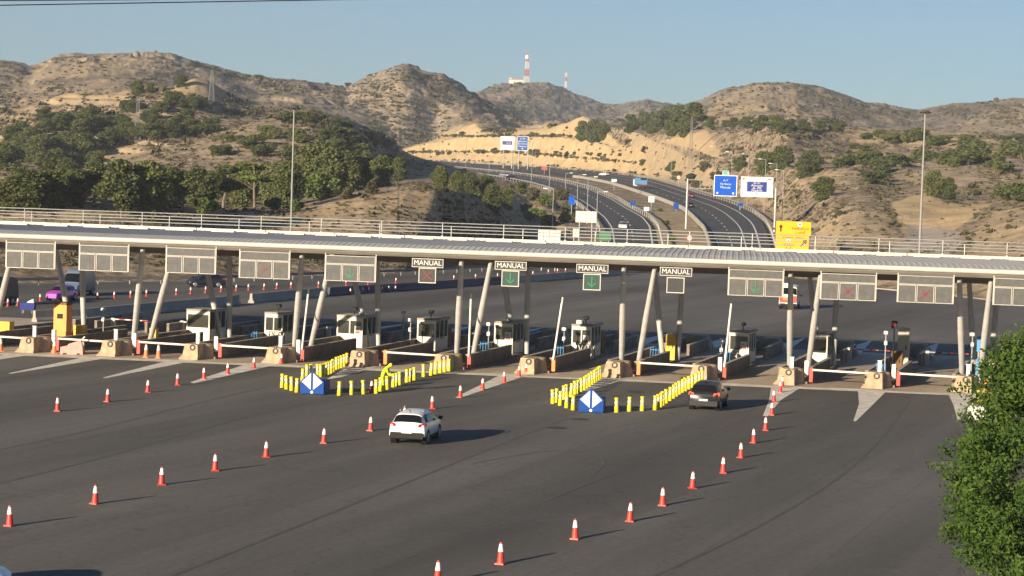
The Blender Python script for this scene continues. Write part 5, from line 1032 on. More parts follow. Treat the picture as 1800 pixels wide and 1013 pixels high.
for u, v, h_, kk in ((80, 236, 34, 0), (110, 234, 38, 1), (140, 240, 40, 2), (172, 236, 34, 5), (100, 272, 42, 5), (140, 276, 42, 0), (184, 262, 38, 1), (62, 288, 48, 5), (88, 308, 48, 5), (42, 268, 42, 5), (212, 250, 36, 0), (246, 248, 34, 2), (282, 240, 32, 5), (312, 226, 32, 1), (330, 238, 30, 0), (220, 196, 24, 5), (300, 188, 28, 1), (340, 194, 26, 0), (276, 200, 22, 2), (20, 255, 36, 5), (8, 300, 48, 5), (120, 312, 36, 5), (165, 296, 34, 0), (200, 226, 28, 5), (360, 232, 26, 1), (255, 216, 26, 0), (150, 216, 28, 5), (70, 214, 26, 0)):
    for (du, dv) in ((0, 0), (random.uniform(9, 16), random.uniform(-7, 3))): put_tree(u + du, v + dv, h_ * random.uniform(.85, 1.1), 'round dark pine in the wooded hollow below the lattice pylon hill', 'pines in the hollow on the left hillside', kk, 1.7)
for u, v, h_ in ((35, 352, 60), (72, 356, 62), (112, 352, 58), (148, 350, 52), (186, 356, 56), (240, 362, 70), (310, 356, 60), (340, 358, 56), (372, 356, 60), (408, 354, 62), (440, 352, 58), (466, 350, 62), (520, 346, 76), (560, 340, 76), (592, 338, 64), (625, 330, 52), (655, 326, 48)):
    put_tree(u, v, h_, 'pine in the dense back row of the left bank wood', 'pines in the back row of the left wood', random.choice((0, 1, 2, 5)), 1.3)
for u, v, h_ in ((250, 448, 18), (272, 452, 20), (330, 470, 16), (215, 468, 14), (455, 462, 22), (478, 470, 18), (695, 462, 16), (560, 470, 14), (60, 484, 14), (20, 470, 18), (655, 474, 12), (420, 478, 12), (1590, 492, 14), (1660, 496, 16), (1700, 502, 18), (1735, 508, 18), (1720, 490, 14)):
    put_tree(u, v, h_, 'green roadside bush seen under the canopy on the far bank', 'roadside bushes seen under the canopy', random.choice((0, 1, 3, 4)), 1.6, True)
for u, v, h_, kk, lb in ((240, 166, 26, 5, 'dark tree on the crest left of the rocky knob'), (265, 164, 20, 1, 'dark tree on the crest beside the larger dark tree'), (320, 152, 22, 5, 'dark tree directly left of the ochre knob on the crest')): put_tree(u, v, h_, lb, 'crest trees', kk, 1.6)
for u, v, h_ in ((505, 218, 22), (545, 214, 20), (470, 240, 24), (520, 246, 28), (568, 244, 28), (604, 252, 30), (648, 248, 24), (622, 272, 26), (430, 262, 26), (660, 262, 22), (580, 268, 24), (540, 272, 26), (460, 276, 24), (590, 220, 18), (400, 250, 22), (380, 275, 24), (500, 280, 24), (640, 285, 26), (680, 290, 22)):
    for (du, dv) in ((0, 0), (random.uniform(10, 22), random.uniform(-8, 6))): put_tree(u + du, v + dv, h_ * random.uniform(.7, 1.1), 'olive shrub on the dark scrub hill behind the tall left mast', 'shrubs on the scrub hill', None, 1.75, True)
for u, v, h_, k, w_, lb in ((1024, 247, 36, 5, 1.2, 'dark pine on the terrace, left of the clump of three'), (1042, 250, 42, 5, 1.1, 'dark pine in the middle of the terrace clump'), (1060, 246, 32, 5, 1.2, 'dark pine on the right of the terrace clump')): put_tree(u, v, h_, lb, 'pines in the terrace notch', k, w_)
for u, v, h_ in ((1108, 237, 36), (1134, 235, 38), (1160, 234, 42), (1182, 242, 36), (1194, 230, 48), (1216, 230, 50), (1205, 240, 34), (1148, 240, 30), (1172, 228, 40), (1250, 230, 26)):
    put_tree(u, v, h_, 'dark pine in the clump on the crest above the dirt ramp', 'pines on the crest above the ramp', None, 1.5)
for u, v, h_ in ((1288, 226, 20), (1312, 228, 24), (1338, 230, 28), (1362, 230, 28), (1388, 234, 26), (1412, 230, 22), (1440, 230, 20), (1466, 232, 18), (1330, 234, 20), (1375, 238, 22), (1480, 226, 14), (1275, 224, 14)):
    put_tree(u, v, h_, 'dark pine in the long row below the rounded right hill', 'pines below the right hill', None, 1.9)
for u, v, h_, w_, lb in ((1300, 300, 26, 1.5, 'shrub left of the blue gantry sign on the slope'), (1344, 306, 42, 1.3, 'big shrub right behind the white gantry sign top'), (1372, 300, 46, 1.3, 'big shrub behind the highway lamps'), (1424, 304, 42, 1.4, 'broad green shrub right of the highway lamps'), (1446, 352, 44, 1.4, 'dark round shrub above the yellow sign'), (1412, 312, 34, 1.3, 'shrub below the broad green one')):
    put_tree(u, v, h_, lb, 'large shrubs by the gantry', 5, w_ * 1.15)
for u, v, h_ in ((1482, 292, 28), (1518, 288, 24), (1546, 302, 28), (1524, 246, 18), (1602, 250, 24), (1640, 256, 26), (1682, 290, 34), (1702, 280, 32), (1724, 286, 28), (1778, 274, 30), (1796, 280, 28), (1530, 322, 26), (1760, 350, 30), (1788, 350, 34), (1574, 292, 24), (1660, 290, 22), (1620, 284, 26), (1748, 300, 24), (1560, 252, 18), (1700, 256, 20), (1770, 250, 18), (1500, 262, 18)):
    for (du, dv) in ((0, 0), (random.uniform(10, 24), random.uniform(-5, 5))): put_tree(u + du, v + dv, h_ * random.uniform(.7, 1.1), 'olive green shrub on the broken hillside around the right mast', 'shrubs on the right hillside', None, 1.9, True)
for u, v, h_, lb in ((1640, 345, 48, 'dense shrub at the top of the ochre pit, left'), (1666, 348, 38, 'dense shrub at the top of the ochre pit, right')): put_tree(u, v, h_, lb, 'shrubs above the pit', 5, 1.3)
for u, v, h_ in ((1240, 300, 18), (1180, 302, 16), (1190, 318, 20), (1215, 322, 20), (1225, 330, 16), (1260, 318, 20), (1130, 290, 12), (985, 352, 26), (960, 362, 24), (935, 352, 26), (915, 340, 24), (940, 388, 26), (965, 400, 26), (995, 392, 24), (1000, 372, 22), (925, 372, 20), (1160, 372, 8), (1172, 395, 10), (1180, 425, 14)):
    put_tree(u, v, h_, 'small scrub bush close to the highway carriageways', 'small bushes beside the highway', random.choice((3, 4, 4, 0)), 1.4, True)
for u, v in [(x, 240 + random.uniform(-2, 2)) for x in (640 + 130, 800, 812, 846, 858, 868, 880, 893, 935, 960, 972, 1003)] + [(x, 269 + abs(x - 880) * .03 + random.uniform(-1, 1)) for x in (770, 778, 790, 842, 850, 870, 945, 978, 986, 1010, 1033, 1040, 1055, 1064, 1075, 1090)] + [(x, 232) for x in (851, 862, 872, 884, 895)]:
    put_tree(u, v, random.uniform(4, 9), 'small olive bush growing along a bench of the ochre terraces', 'bushes on the terrace benches', random.choice((0, 1, 4)), 1.6, True)
for u, v, h_ in ((284, 103, 7), (335, 114, 6), (345, 116, 6), (356, 118, 5), (378, 122, 9), (405, 128, 4), (455, 137, 9), (575, 147, 5), (612, 150, 8), (722, 124, 9), (1500, 181, 6), (1512, 185, 7), (1548, 194, 8), (1572, 197, 7), (1597, 199, 7), (1450, 163, 5), (1415, 154, 4)):
    put_tree(u, v + 2, h_, 'tiny dark bush standing on a far ridge line against the sky', 'bushes on the far ridge lines', 0, 1.8, True)
# low scrub: thousands of small clumps, nobody could count them
cl, ax, bx, tn = [], [], [], []
Jcol = np.arange(len(TH))
nS = 42000
uu = RNG.uniform(-150, 1950, nS); vv = RNG.uniform(100, 470, nS)
rs = np.random.default_rng(3)
bankm = .6 * vnoise(uu / 60., vv / 22.) + .4 * vnoise(uu / 17. + 9, vv / 8.)
pts_ = []
for a, b, q in zip(uu, vv, bankm):
    if b < np.interp(a, U, ridge) - 3 and b < np.interp(a, U, K[8][1]) - 3 and not (830 < a < 1200): continue
    t, e = th_el(a, b); c = int(np.interp(t, TH, Jcol)); col = TE[:, c]; j = int(np.argmax(col >= e))
    if col[j] < e or j < 2: continue
    f_ = (e - col[j - 1]) / max(col[j] - col[j - 1], 1e-9); k_ = j
    if ochre[k_, c] > .3 and rs.random() > .10: continue
    if (sand_sunlit[k_, c] > .4 or track[k_, c] > .3) and rs.random() > .33: continue
    if q < .45 and rs.random() > .22: continue
    r_ = TR[j - 1, c] + (TR[j, c] - TR[j - 1, c]) * f_
    p = np.array([r_ * math.sin(t), r_ * math.cos(t), 0]); 
    if r_ < 1400 and a > 640 and a < 1480 and np.min((S[:, 0] - p[0]) ** 2 + (S[:, 1] - p[1]) ** 2) < 30: continue
    p[2] = TZ[j - 1, c] + (TZ[j, c] - TZ[j - 1, c]) * f_
    pts_.append((p, r_))
for a, b in [(x, 240 + rs.normal() * .8) for x in rs.uniform(765, 1045, 170)] + [(x, 267.5 + max(0, x - 900) * .085 + rs.normal() * .9) for x in rs.uniform(715, 1125, 300)] + [(x, 284 + max(0, x - 834) * .085 + rs.normal()) for x in rs.uniform(720, 1140, 160)] + [(x, 229 + rs.normal() * 4) for x in rs.uniform(846, 905, 70)]:
    hp_ = hit(a, b); pts_.append((np.array(hp_), math.hypot(hp_.x, hp_.y)))
for p, r_ in pts_:
    hh = rs.uniform(1.3, 4.6) * r_ / F * (1 if r_ < 1100 else .95); hh *= 1 + (rs.random() < .07) * (1.3 if r_ < 1100 else .3)
    n_ = 8; d = rs.normal(size=(n_, 3)); d /= np.linalg.norm(d, axis=1)[:, None]; d[:, 2] = np.abs(d[:, 2]) * .8
    cl.append(p + d * hh * .62 * np.array([1.25, 1.25, .8])); tn.append(np.clip(rs.uniform(0, .55) + rs.uniform(0, .45, n_), 0, 1)); s_ = np.full(n_, hh * .42)
    A_, B_ = rnd_axes(n_, 1.); ax.append(A_ * s_[:, None]); bx.append(B_ * s_[:, None] * 1.2)
scrub = stuff(link('scrub', quadmesh('scrub', np.concatenate(cl), np.concatenate(ax), np.concatenate(bx), np.concatenate(tn), L_SCRUB)))

# foreground tree at right: leaves on branch sprays
def foreground_tree():
    p = G(1835, 1160); p = PR(1912, 1000, 58.0); base_ = Vector((p.x, p.y, 0)); r = thing('leafy_tree', 'big bright green leafy tree filling the lower right edge', 'tree', base_)
    mb = MB(); mb.tube((0, 0, -.3), (.1, .1, 2.6), .26, .2, 10); mb.tube((.1, .1, 2.6), (0, 0, 6.5), .2, .07, 8)
    tips = []
    for i in range(40):
        a = i * 2.399; z = 1.7 + 5.2 * (i / 40); L = 3.3 * math.sin(PI * min(.98, (.2 + .72 * (z - 1.2) / 7.5))) * random.uniform(.7, 1.); s = Vector((.05, .05, z)); e = s + Vector((math.cos(a) * L, math.sin(a) * L, L * random.uniform(.1, .5))); mb.tube(s, e, .055, .012, 5); tips.append((s, e))
    mb.build('trunk', M_BARK, r)
    C, A, B, T = [], [], [], []
    def spray(c, d, n, tone, spread, leaf):
        t = RNG.uniform(-.2, 1, n)[:, None]; q = c + d * t + RNG.normal(size=(n, 3)) * spread * (1.15 - .6 * np.abs(t)); a_, b_ = rnd_axes(n, leaf); C.append(q); A.append(a_); B.append(b_ * .75); T.append(np.clip(tone + RNG.uniform(-.2, .3, n), 0, 1))
    nb = 760
    for i in range(nb):
        z = RNG.uniform(0, 1); ph = RNG.uniform(0, 2 * PI); zz = 2.5 + 7.7 * z; prof = 3.75 * ((z / .36) ** .5 * .5 + .5 if z < .36 else (max(0, 1 - z) / .64) ** .58) * (1 + .16 * math.sin(3 * ph + 5 * z) + RNG.normal() * .11); rad = prof * RNG.uniform(.55, 1.) ** .5
        c = np.array([math.cos(ph) * rad, math.sin(ph) * rad, zz]); d = np.array([math.cos(ph), math.sin(ph), RNG.uniform(-.25, .45)]); d = d / np.linalg.norm(d) * RNG.uniform(.4, .95)
        spray(c, d, 125, RNG.uniform(.0, .75), .17, .047)
    link('crown', quadmesh('crown', np.concatenate(C), np.concatenate(A), np.concatenate(B), np.concatenate(T), L_TREE), r)
foreground_tree()
def block(u, v, rz, m, label, L=1.5):
    r = thing('water_barrier', label, 'barrier block', G(u, v), rz); mb = MB(); mb.prism([(-L / 2, 0), (-L * .38, 0), (-L * .36, .1), (-L * .15, .1), (-L * .13, 0), (L * .13, 0), (L * .15, .1), (L * .36, .1), (L * .38, 0), (L / 2, 0), (L * .46, .55), (L * .40, .85), (-L * .40, .85), (-L * .46, .55)], -.25, .25); mb.build('body', m, r); mb = MB(); mb.tube((-L * .3, 0, .85), (-L * .3, 0, .93), .07); mb.build('filler_cap', M_CREAM, r)
block(1735, 706, .5, mat('sun_faded_yellow', (.62, .42, .10), .6, var=.2, scale=3), 'sun faded yellow plastic block between the last island and the green tree'); block(1716, 737, .3, M_WHITE, 'white plastic block lying at the edge of the green tree', 1.0)
r = thing('blue_container', 'dark blue open container on legs with white sheet, far left lanes', 'container', G(49, 551), .05); r.scale = (.62, .62, .7); mb = MB(); mb.hexa([(-.95, -.5, .45), (.95, -.5, .45), (.95, .5, .45), (-.95, .5, .45)], [(-1.1, -.6, 1.35), (1.1, -.6, 1.35), (1.1, .6, 1.35), (-1.1, .6, 1.35)]); mb.build('tub', mat('deep_blue_paint', (.004, .02, .19), .5, var=.15), r)
for x_ in (-.7, .7):
    for y_ in (-.35, .35): mb = MB(); mb.tube((x_, y_, 0), (x_, y_, .45), .05); mb.build('leg', M_GALV, r)
mb = MB(); mb.hexa([(-.1, -.4, 1.36), (.9, -.4, 1.36), (.9, .4, 1.36), (-.1, .4, 1.36)], [(.2, -.3, 1.6), (.8, -.3, 1.85), (.8, .3, 1.8), (.2, .3, 1.55)]); mb.build('white_sheet', M_WHITE, r)
r = thing('bag', 'dark bag with a yellow stripe standing on the lane by the second funnel', 'bag', G(1201, 676), .3); mb = MB(); mb.hexa([(-.25, -.18, 0), (.25, -.18, 0), (.25, .18, 0), (-.25, .18, 0)], [(-.14, -.08, .5), (.14, -.08, .5), (.14, .08, .5), (-.14, .08, .5)]); mb.build('sack', mat('dark_green_cloth', (.02, .04, .02), .8), r); mb = MB(); mb.hexa([(-.07, -.195, .03), (.07, -.195, .03), (.07, -.185, .03), (-.07, -.185, .03)], [(-.05, -.105, .48), (.05, -.105, .48), (.05, -.095, .48), (-.05, -.095, .48)]); mb.build('stripe', M_HIVIS, r)

# ------------------------------------------------------------------ masts, lamps, pylons, towers
def mast(p, top, label, w_=.15):
    r = thing('floodlight_mast', label, 'light mast', p); h_ = top - p.z; mb = MB(); mb.tube((0, 0, 0), (0, 0, h_), w_, w_ * .6, 12); mb.build('pole', mat('mast_steel', (.27, .265, .25), .6, .2), r, smooth=40); mb = MB(); mb.lathe([(.45, -.1), (.62, .0), (.62, .2), (.45, .3)], 14, (0, 0, h_)); mb.build('head_ring', M_DARK, r)
    for i in range(7): a = i * 2 * PI / 7; mb = MB(); mb.hexa([(-.16, -.1, 0), (.16, -.1, 0), (.16, .12, 0), (-.16, .12, 0)], [(-.13, -.06, .22), (.13, -.06, .22), (.13, .1, .22), (-.13, .1, .22)]); o = mb.build('floodlight', M_BLACK, r, loc=(math.cos(a) * .72, math.sin(a) * .72, h_ - .12))
p = G(509, 489); mast(p, PR(522, 191, math.hypot(p.x, p.y)).z, 'tall grey floodlight mast left of the peak')
p = hit(1616, 446); mast(p, PR(1628, 198, math.hypot(p.x, p.y)).z, 'tall grey floodlight mast in front of the right hillside', .2)
def lamp(u, vt, vb, label, arm=-1, on=True):
    p = onroad(u, vb) if on else hit(u, vb); rr = math.hypot(p.x, p.y); top = PR(u, vt, rr).z; p.z = min(p.z, zr(rr)) - .3; h_ = top - p.z
    r = thing('street_lamp', label, 'street lamp', p, 0, 'lamps along the highway'); mb = MB(); mb.tube((0, 0, 0), (0, 0, h_), .095, .06, 7); mb.build('pole', M_GALV, r); mb = MB(); mb.tube((0, 0, h_), (arm * 1.3, 0, h_ + .15), .06, .05); mb.build('arm', M_GALV, r); mb = MB(); mb.hexa([(arm * 1.2, -.2, h_ + .05), (arm * 2.1, -.2, h_ + .12), (arm * 2.1, .2, h_ + .12), (arm * 1.2, .2, h_ + .05)], [(arm * 1.25, -.12, h_ + .25), (arm * 2.0, -.12, h_ + .27), (arm * 2.0, .12, h_ + .27), (arm * 1.25, .12, h_ + .25)]); mb.build('lamp_head', M_CREAM, r)
for i, (u, vt, vb) in enumerate(((1374, 300, 398), (1362, 289, 384), (1343, 281, 372), (1313, 272, 360), (1284, 268, 350), (1256, 258, 340), (1179, 247, 321), (1114, 252, 309))): lamp(u, vt, vb, f'street lamp on the right verge, {ORDC(i)}', -1)
for i, (u, vt, vb) in enumerate(((1048, 338, 412), (1031.5, 312, 392), (1014, 308, 372), (993, 305, 350), (965, 277, 338), (934, 252, 317), (902, 250, 308), (859.5, 250, 304), (818.5, 246, 300))): lamp(u, vt, vb, f'thin lamp pole left of the inbound carriageway, {ORDC(i)}', 1)
lamp(970, 333, 424, 'thin lamp pole on the scrub right of the shaded cutting', -1, False)
M_LATT = mat('lattice_steel', (.26, .26, .26), .6, .3)
def lattice(name, label, cat, p, h_, w0, w1, n, r_, mats, arms=(), group=None):
    root = thing(name, label, cat, p, .4, group); mb = MB(); cr = [(-1, -1), (1, -1), (1, 1), (-1, 1)]
    for i in range(n):
        a, b = i / n, (i + 1) / n; wa, wb2 = w0 + (w1 - w0) * a, w0 + (w1 - w0) * b; mb.cur = i * len(mats) // n if len(mats) > 1 else 0
        for q in range(4):
            c0, c1 = cr[q], cr[(q + 1) % 4]; A0 = Vector((c0[0] * wa, c0[1] * wa, h_ * a)); A1 = Vector((c0[0] * wb2, c0[1] * wb2, h_ * b)); B0 = Vector((c1[0] * wa, c1[1] * wa, h_ * a)); B1 = Vector((c1[0] * wb2, c1[1] * wb2, h_ * b))
            mb.tube(A0, A1, r_, n=4); mb.tube(A0, B1, r_ * .7, n=4); mb.tube(B0, A1, r_ * .7, n=4); mb.tube(A1, B1, r_ * .7, n=4)
    mb.build('lattice_frame', mats, root)
    for z, L in arms:
        mb = MB()
        for sg in (-1, 1): mb.tube((0, 0, z), (sg * L, 0, z + .1), r_ * .9, r_ * .6, 4); mb.tube((0, 0, z + .9), (sg * L, 0, z + .1), r_ * .7, n=4)
        mb.build('crossarm', mats[0], root)
    return root
p = hit(241, 251); d_ = math.hypot(p.x, p.y); lattice('power_pylon', 'grey lattice pylon standing on the left hillside', 'pylon', p, PR(243, 172, d_).z - p.z, .9, .28, 10, .04, [M_LATT], ((PR(243, 180, d_).z - p.z, 1.8),))
p = hit(371, 190); d_ = math.hypot(p.x, p.y); lattice('power_pylon', 'slim far lattice pylon near the ochre knob on the crest', 'pylon', p, PR(372, 124, d_).z - p.z, 1.0, .3, 9, .05, [M_LATT], ((PR(372, 128, d_).z - p.z, 3.2),))
p = hit(1213, 300); d_ = math.hypot(p.x, p.y); lattice('power_pylon', 'slim lattice pylon beside the dirt ramp above the highway', 'pylon', p, PR(1214, 206, d_).z - p.z, .8, .25, 12, .035, [M_LATT], ((PR(1214, 212, d_).z - p.z, 1.8),))
Rr = 2690.; W_ = M_SIGNWHITE; RD = mat('tower_red', (.50, .12, .09), .6)
p = PR(925, 157, Rr); p.z = PR(925, 155, Rr).z - 4; ht = PR(925, 85, Rr).z - p.z
tw = lattice('radio_tower', 'tall red and white radio tower on the distant hilltop', 'radio tower', p, ht * .86, 3.6, 1.0, 15, .24, [W_, W_, RD, W_, RD], ()); mb = MB(); mb.tube((0, 0, ht * .86), (0, 0, ht), .4, .2, 6); mb.build('antenna', RD, tw); mb = MB(); mb.tube((0, 0, ht * .75), (0, 0, ht * .84), 2.4, 2.4, 10); mb.build('drum', W_, tw)
p = PR(994, 168, Rr); p.z -= 4; lattice('radio_mast', 'slim red and white mast right of the tall radio tower', 'radio mast', p, PR(994, 128, Rr).z - p.z, 1.3, .8, 12, .2, [W_, RD, W_, RD, W_], ())
p = PR(1137, 181, 2650.); p.z -= 4; r = thing('radio_mast', 'thin dark mast far away on the ridge above the pines', 'radio mast', p); mb = MB(); mb.tube((0, 0, 0), (0, 0, PR(1137, 160, 2650.).z - p.z), .35, .2, 5); mb.build('pole', M_LATT, r)
p = PR(907, 151.5, Rr - 40); p.z = max(p.z - 3.0, zat(p.x, p.y) - 1.0); hs = thing('hilltop_house', 'cream house with red roof on the distant hilltop beside the tower', 'house', p, .1); mb = MB(); mb.box(-9, 9, -4, 4, 0, 6); mb.build('wall', M_CREAM, hs); mb = MB(); mb.prism([(-9.4, 6.01), (9.4, 6.01), (8.6, 7.4), (-8.6, 7.4)], -4.4, 4.4); mb.build('roof', mat('roof_tiles', (.4, .17, .1), .8), hs); mb = MB(); mb.box(-9.05, -5, -4.05, 0, 0, 8.4); mb.build('tower_block', M_CREAM, hs)
for i in range(4): mb = MB(); mb.box(-2.5 + i * 3, -1.4 + i * 3, -4.06, -4.01, 2.4, 4.0); mb.build('window', M_GLASS, hs)
# overhead cables at the top left
for i, (a, b) in enumerate((((-60, 1.5), (640, -3)), ((-60, 10.5), (330, 4)))):
    A = PR(a[0], a[1], 60.); B = PR(b[0], b[1], 60.); d = (B - A); A2, B2 = A - d * .6, B + d * 1.6; r = MB(); o = A2
    P = [A2.lerp(B2, t / 30) - o for t in range(31)]; r.path(P, .016, 5); tag(r.build('overhead_cable', M_BLACK, loc=o), ('upper' if i == 0 else 'lower') + ' thin dark cable crossing the sky at top left', 'cable', 'overhead cables')

# ------------------------------------------------------------------ highway signs
def flat_x(r): return math.atan2(-r.x, r.y) * 0
def board(parent, name, c, w_, h_, m, border=None, t=.12):
    mb = MB(); mb.box(-w_ / 2, w_ / 2, 0, t, -h_ / 2, h_ / 2); o = mb.build(name, m, parent, loc=c)
    if border: mb = MB(); frame_rect(mb, -w_ / 2, w_ / 2, -h_ / 2, h_ / 2, border, -.03, -.003); mb.build('border', M_SIGNWHITE, o)
    return o
RG = 455.
def gp(u, v, r=RG): return PR(u, v, r)
lp = gp(1206, 396); lp.z = zr(RG) - .5; yG = lp.y
gx = lambda u, v: PY(u, v, yG)
gt = thing('sign_gantry', 'grey gantry frame over the outbound carriageway', 'gantry', lp); o0 = lp
mb = MB(); t_ = gx(1210, 316) - o0; mb.tube((0, 0, 0), (0, 0, t_.z + .2), .26, .22, 8); mb.build('post', M_GALV, gt)
rp = gx(1364, 334) - o0; mb = MB(); mb.tube((rp.x, 0, -1), (rp.x, 0, rp.z + .3), .26, .22, 8); mb.build('post', M_GALV, gt)
zt_, zb_ = t_.z, gx(1215, 331).z - o0.z; mb = MB(); mb.tube((0, 0, zt_), (rp.x, 0, zt_), .1, n=6); mb.tube((0, 0, zb_), (rp.x, 0, zb_), .12, n=6); nB = 7
for i in range(nB + 1): x = rp.x * i / nB; mb.tube((x, 0, zb_), (x, 0, zt_), .07, n=5)
mb.build('truss', M_GALV, gt)
def sign_on(u0, u1, v0, v1, y): a = PY(u0, v0, y); b = PY(u1, v1, y); c = (a + b) / 2; return c, abs(b.x - a.x), abs(a.z - b.z)
c, w_, h_ = sign_on(1255.5, 1295, 307.5, 346, yG - .6)
bs = thing('direction_sign', 'blue motorway direction sign reading Murcia on the gantry', 'road sign', c); board(bs, 'panel', (0, 0, 0), w_, h_, M_SIGNBLUE, .16)
text('A-7', .55, M_SIGNWHITE, bs, (0, -.04, h_ * .25), width=1.0); text('Vía Norte', .6, M_SIGNWHITE, bs, (0, -.04, h_ * .08), width=2.3); text('Murcia', .75, M_SIGNWHITE, bs, (0, -.04, -h_ * .08), width=2.1)
for sx in (-1, 1):
    mb = MB(); mb.prism([(-.14, .1), (.14, .1), (.14, .24), (-.14, .24)], -.05, -.02); mb.prism([(-.28, .1), (0, -.26), (.28, .1)], -.05, -.021); mb.build('lane_arrow', M_SIGNWHITE, bs, loc=(sx * w_ * .34, 0, -h_ * .36))
c2, w2, h2 = sign_on(1270, 1281, 299, 307, yG - .6); ex = board(bs, 'route_tab', (c2.x - c.x, 0, h_ / 2 + h2 / 2 + .02), w2, h2, mat('sign_green', (.02, .35, .25), .4), .08); text('E-15', .5, M_SIGNWHITE, ex, (0, -.04, 0), width=w2 * .7)
c, w_, h_ = sign_on(1303, 1358, 310.5, 347.5, yG - .6)
vs = thing('message_sign', 'white framed variable message sign with blue screen on the gantry', 'road sign', c); board(vs, 'housing', (0, 0, 0), w_, h_, M_SIGNWHITE, None, .4)
mb = MB(); mb.box(-w_ * .31, w_ * .31, -.03, -.004, -h_ * .24, h_ * .26); sc_ = mb.build('screen', mat('screen_blue', (.006, .03, .22), .4), vs); 
for s_, z_, sz, wd in (('A-31', .195, .62, 1.4), ('Alacant', .07, .68, 2.5), ('A-70', -.06, .75, 1.9), ('Madrid', -.18, .62, 2.2)): text(s_, sz, M_SIGNWHITE, vs, (0, -.05, h_ * z_), width=wd)
mb = MB(); mb.box(-w_ * .46, w_ * .48, -.03, -.004, h_ * .29, h_ * .305); mb.box(-w_ * .45, -w_ * .39, -.03, -.004, h_ * .34, h_ * .45); mb.box(w_ * .33, w_ * .44, -.03, -.004, h_ * .36, h_ * .43); mb.build('trim_line', mat('trim_grey', (.2, .2, .19), .6), vs); mb = MB(); mb.prism([(-.2, .12), (0, -.15), (.2, .12)], -.03, -.004); mb.build('down_arrow', M_BLACK, vs, loc=(0, 0, -h_ * .33))
# far gantry pair
yF = PR(905, 270, 860.).y; c, w_, h_ = sign_on(880, 904, 239.5, 264, yF); s1 = thing('message_sign', 'far white message sign before the ochre terraces', 'road sign', c); board(s1, 'housing', (0, 0, 0), w_, h_, M_SIGNWHITE, None, .3); mb = MB(); mb.box(-w_ * .36, w_ * .34, -.04, -.005, -h_ * .13, h_ * .15); mb.build('screen', mat('screen_dim', (.03, .04, .14), .5), s1); text('A-31', .9, M_SIGNWHITE, s1, (w_ * .1, -.06, 0), width=w_ * .3)
mb = MB(); mb.tube((-w_ * .25, .3, -h_ / 2), (-w_ * .25, .3, -h_ / 2 - 7.5), .2); mb.build('post', M_GALV, s1)
mb = MB(); mb.tube((w_ * .35, .3, -h_ / 2), (w_ * .35, .3, -h_ / 2 - 7.5), .2); mb.build('post', M_GALV, s1)
c, w_, h_ = sign_on(909, 928, 239.5, 265.5, yF); s2 = thing('direction_sign', 'far narrow blue sign beside the white one before the terraces', 'road sign', c); board(s2, 'panel', (0, 0, 0), w_, h_, mat('sign_blue_far', (.008, .07, .33), .4), .18)
for s_, z_, f_ in (('A-70', .33, .45), ('Alicante', .15, .7), ('San Vicente', -.02, .82), ('Murcia', -.2, .7)): text(s_, .9, M_SIGNWHITE, s2, (0, -.05, h_ * z_), width=w_ * f_)
mb = MB(); mb.prism([(-.3, .3), (0, -.4), (.3, .3)], -.05, -.02); mb.build('lane_arrow', M_SIGNWHITE, s2, loc=(0, 0, -h_ * .36))
for x in (-.3, .5): mb = MB(); mb.tube((w_ * x, .3, -h_ / 2), (w_ * x, .3, -h_ / 2 - 7.5), .2); mb.build('post', M_GALV, s2)
# yellow sign
yY = PR(1394, 440, 330.).y; c, w_, h_ = sign_on(1364.5, 1424, 388.5, 442, yY); ys = thing('detour_sign', 'yellow two part sign with black arrows and Arabic words behind the canopy', 'road sign', c)
hA = h_ * .47; board(ys, 'upper_panel', (0, 0, h_ / 2 - hA / 2), w_, hA, M_SIGNYEL); hB = h_ * .515; board(ys, 'lower_panel', (-.12, 0, -h_ / 2 + hB / 2), w_ * .95, hB, M_SIGNYEL)
BK = M_BLACK; zU = h_ / 2 - hA / 2; zL = -h_ / 2 + hB / 2
mb = MB(); mb.prism([(-.11, -.55), (.11, -.55), (.11, .1), (-.11, .1)], -.03, -.005); mb.prism([(-.34, .1), (.34, .1), (0, .55)], -.03, -.004); mb.build('up_arrow', BK, ys, loc=(-w_ * .36, 0, zU))
text('MARRUECOS', .5, BK, ys, (w_ * .2, -.02, zU - .05), width=w_ * .48); text('ﺏﺮﻐﻤﻟﺍ', .6, BK, ys, (w_ * .2, -.02, zU - hA * .27), width=w_ * .27)
mb = MB(); mb.box(-.3, .3, -.03, -.005, -.3, .3); e1 = mb.build('emblem_plate', M_SIGNWHITE, ys, loc=(w_ * .18, 0, zU + hA * .30)); mb = MB(); mb.tube((0, -.05, 0), (0, -.032, 0), .13, n=10); mb.build('emblem', BK, e1)
text('ALMERIA - FERRY', .3, BK, ys, (0, -.02, zL + hB * .36), width=w_ * .6); text('ARGELIA', .46, BK, ys, (-w_ * .12, -.02, zL - hB * .12), width=w_ * .33); text('ﺮﺋﺍﺰﺠﻟﺍ', .5, BK, ys, (-w_ * .14, -.02, zL - hB * .34), width=w_ * .2)
mb = MB(); mb.box(-.25, .25, -.03, -.005, -.25, .25); e2 = mb.build('emblem_plate', M_SIGNWHITE, ys, loc=(-w_ * .13, 0, zL + hB * .16)); mb = MB(); mb.tube((0, -.05, 0), (0, -.032, 0), .09, n=10); mb.build('emblem', BK, e2)
mb = MB(); mb.hexa([(-.5, -.03, -.45), (-.36, -.03, -.55), (-.36, -.005, -.55), (-.5, -.005, -.45)], [(.12, -.03, .22), (.26, -.03, .12), (.26, -.005, .12), (.12, -.005, .22)]); mb.prism([(.5, .5), (-.2, .42), (.42, -.2)], -.031, -.004); mb.build('slanting_arrow', BK, ys, loc=(w_ * .30, 0, zL + .05))
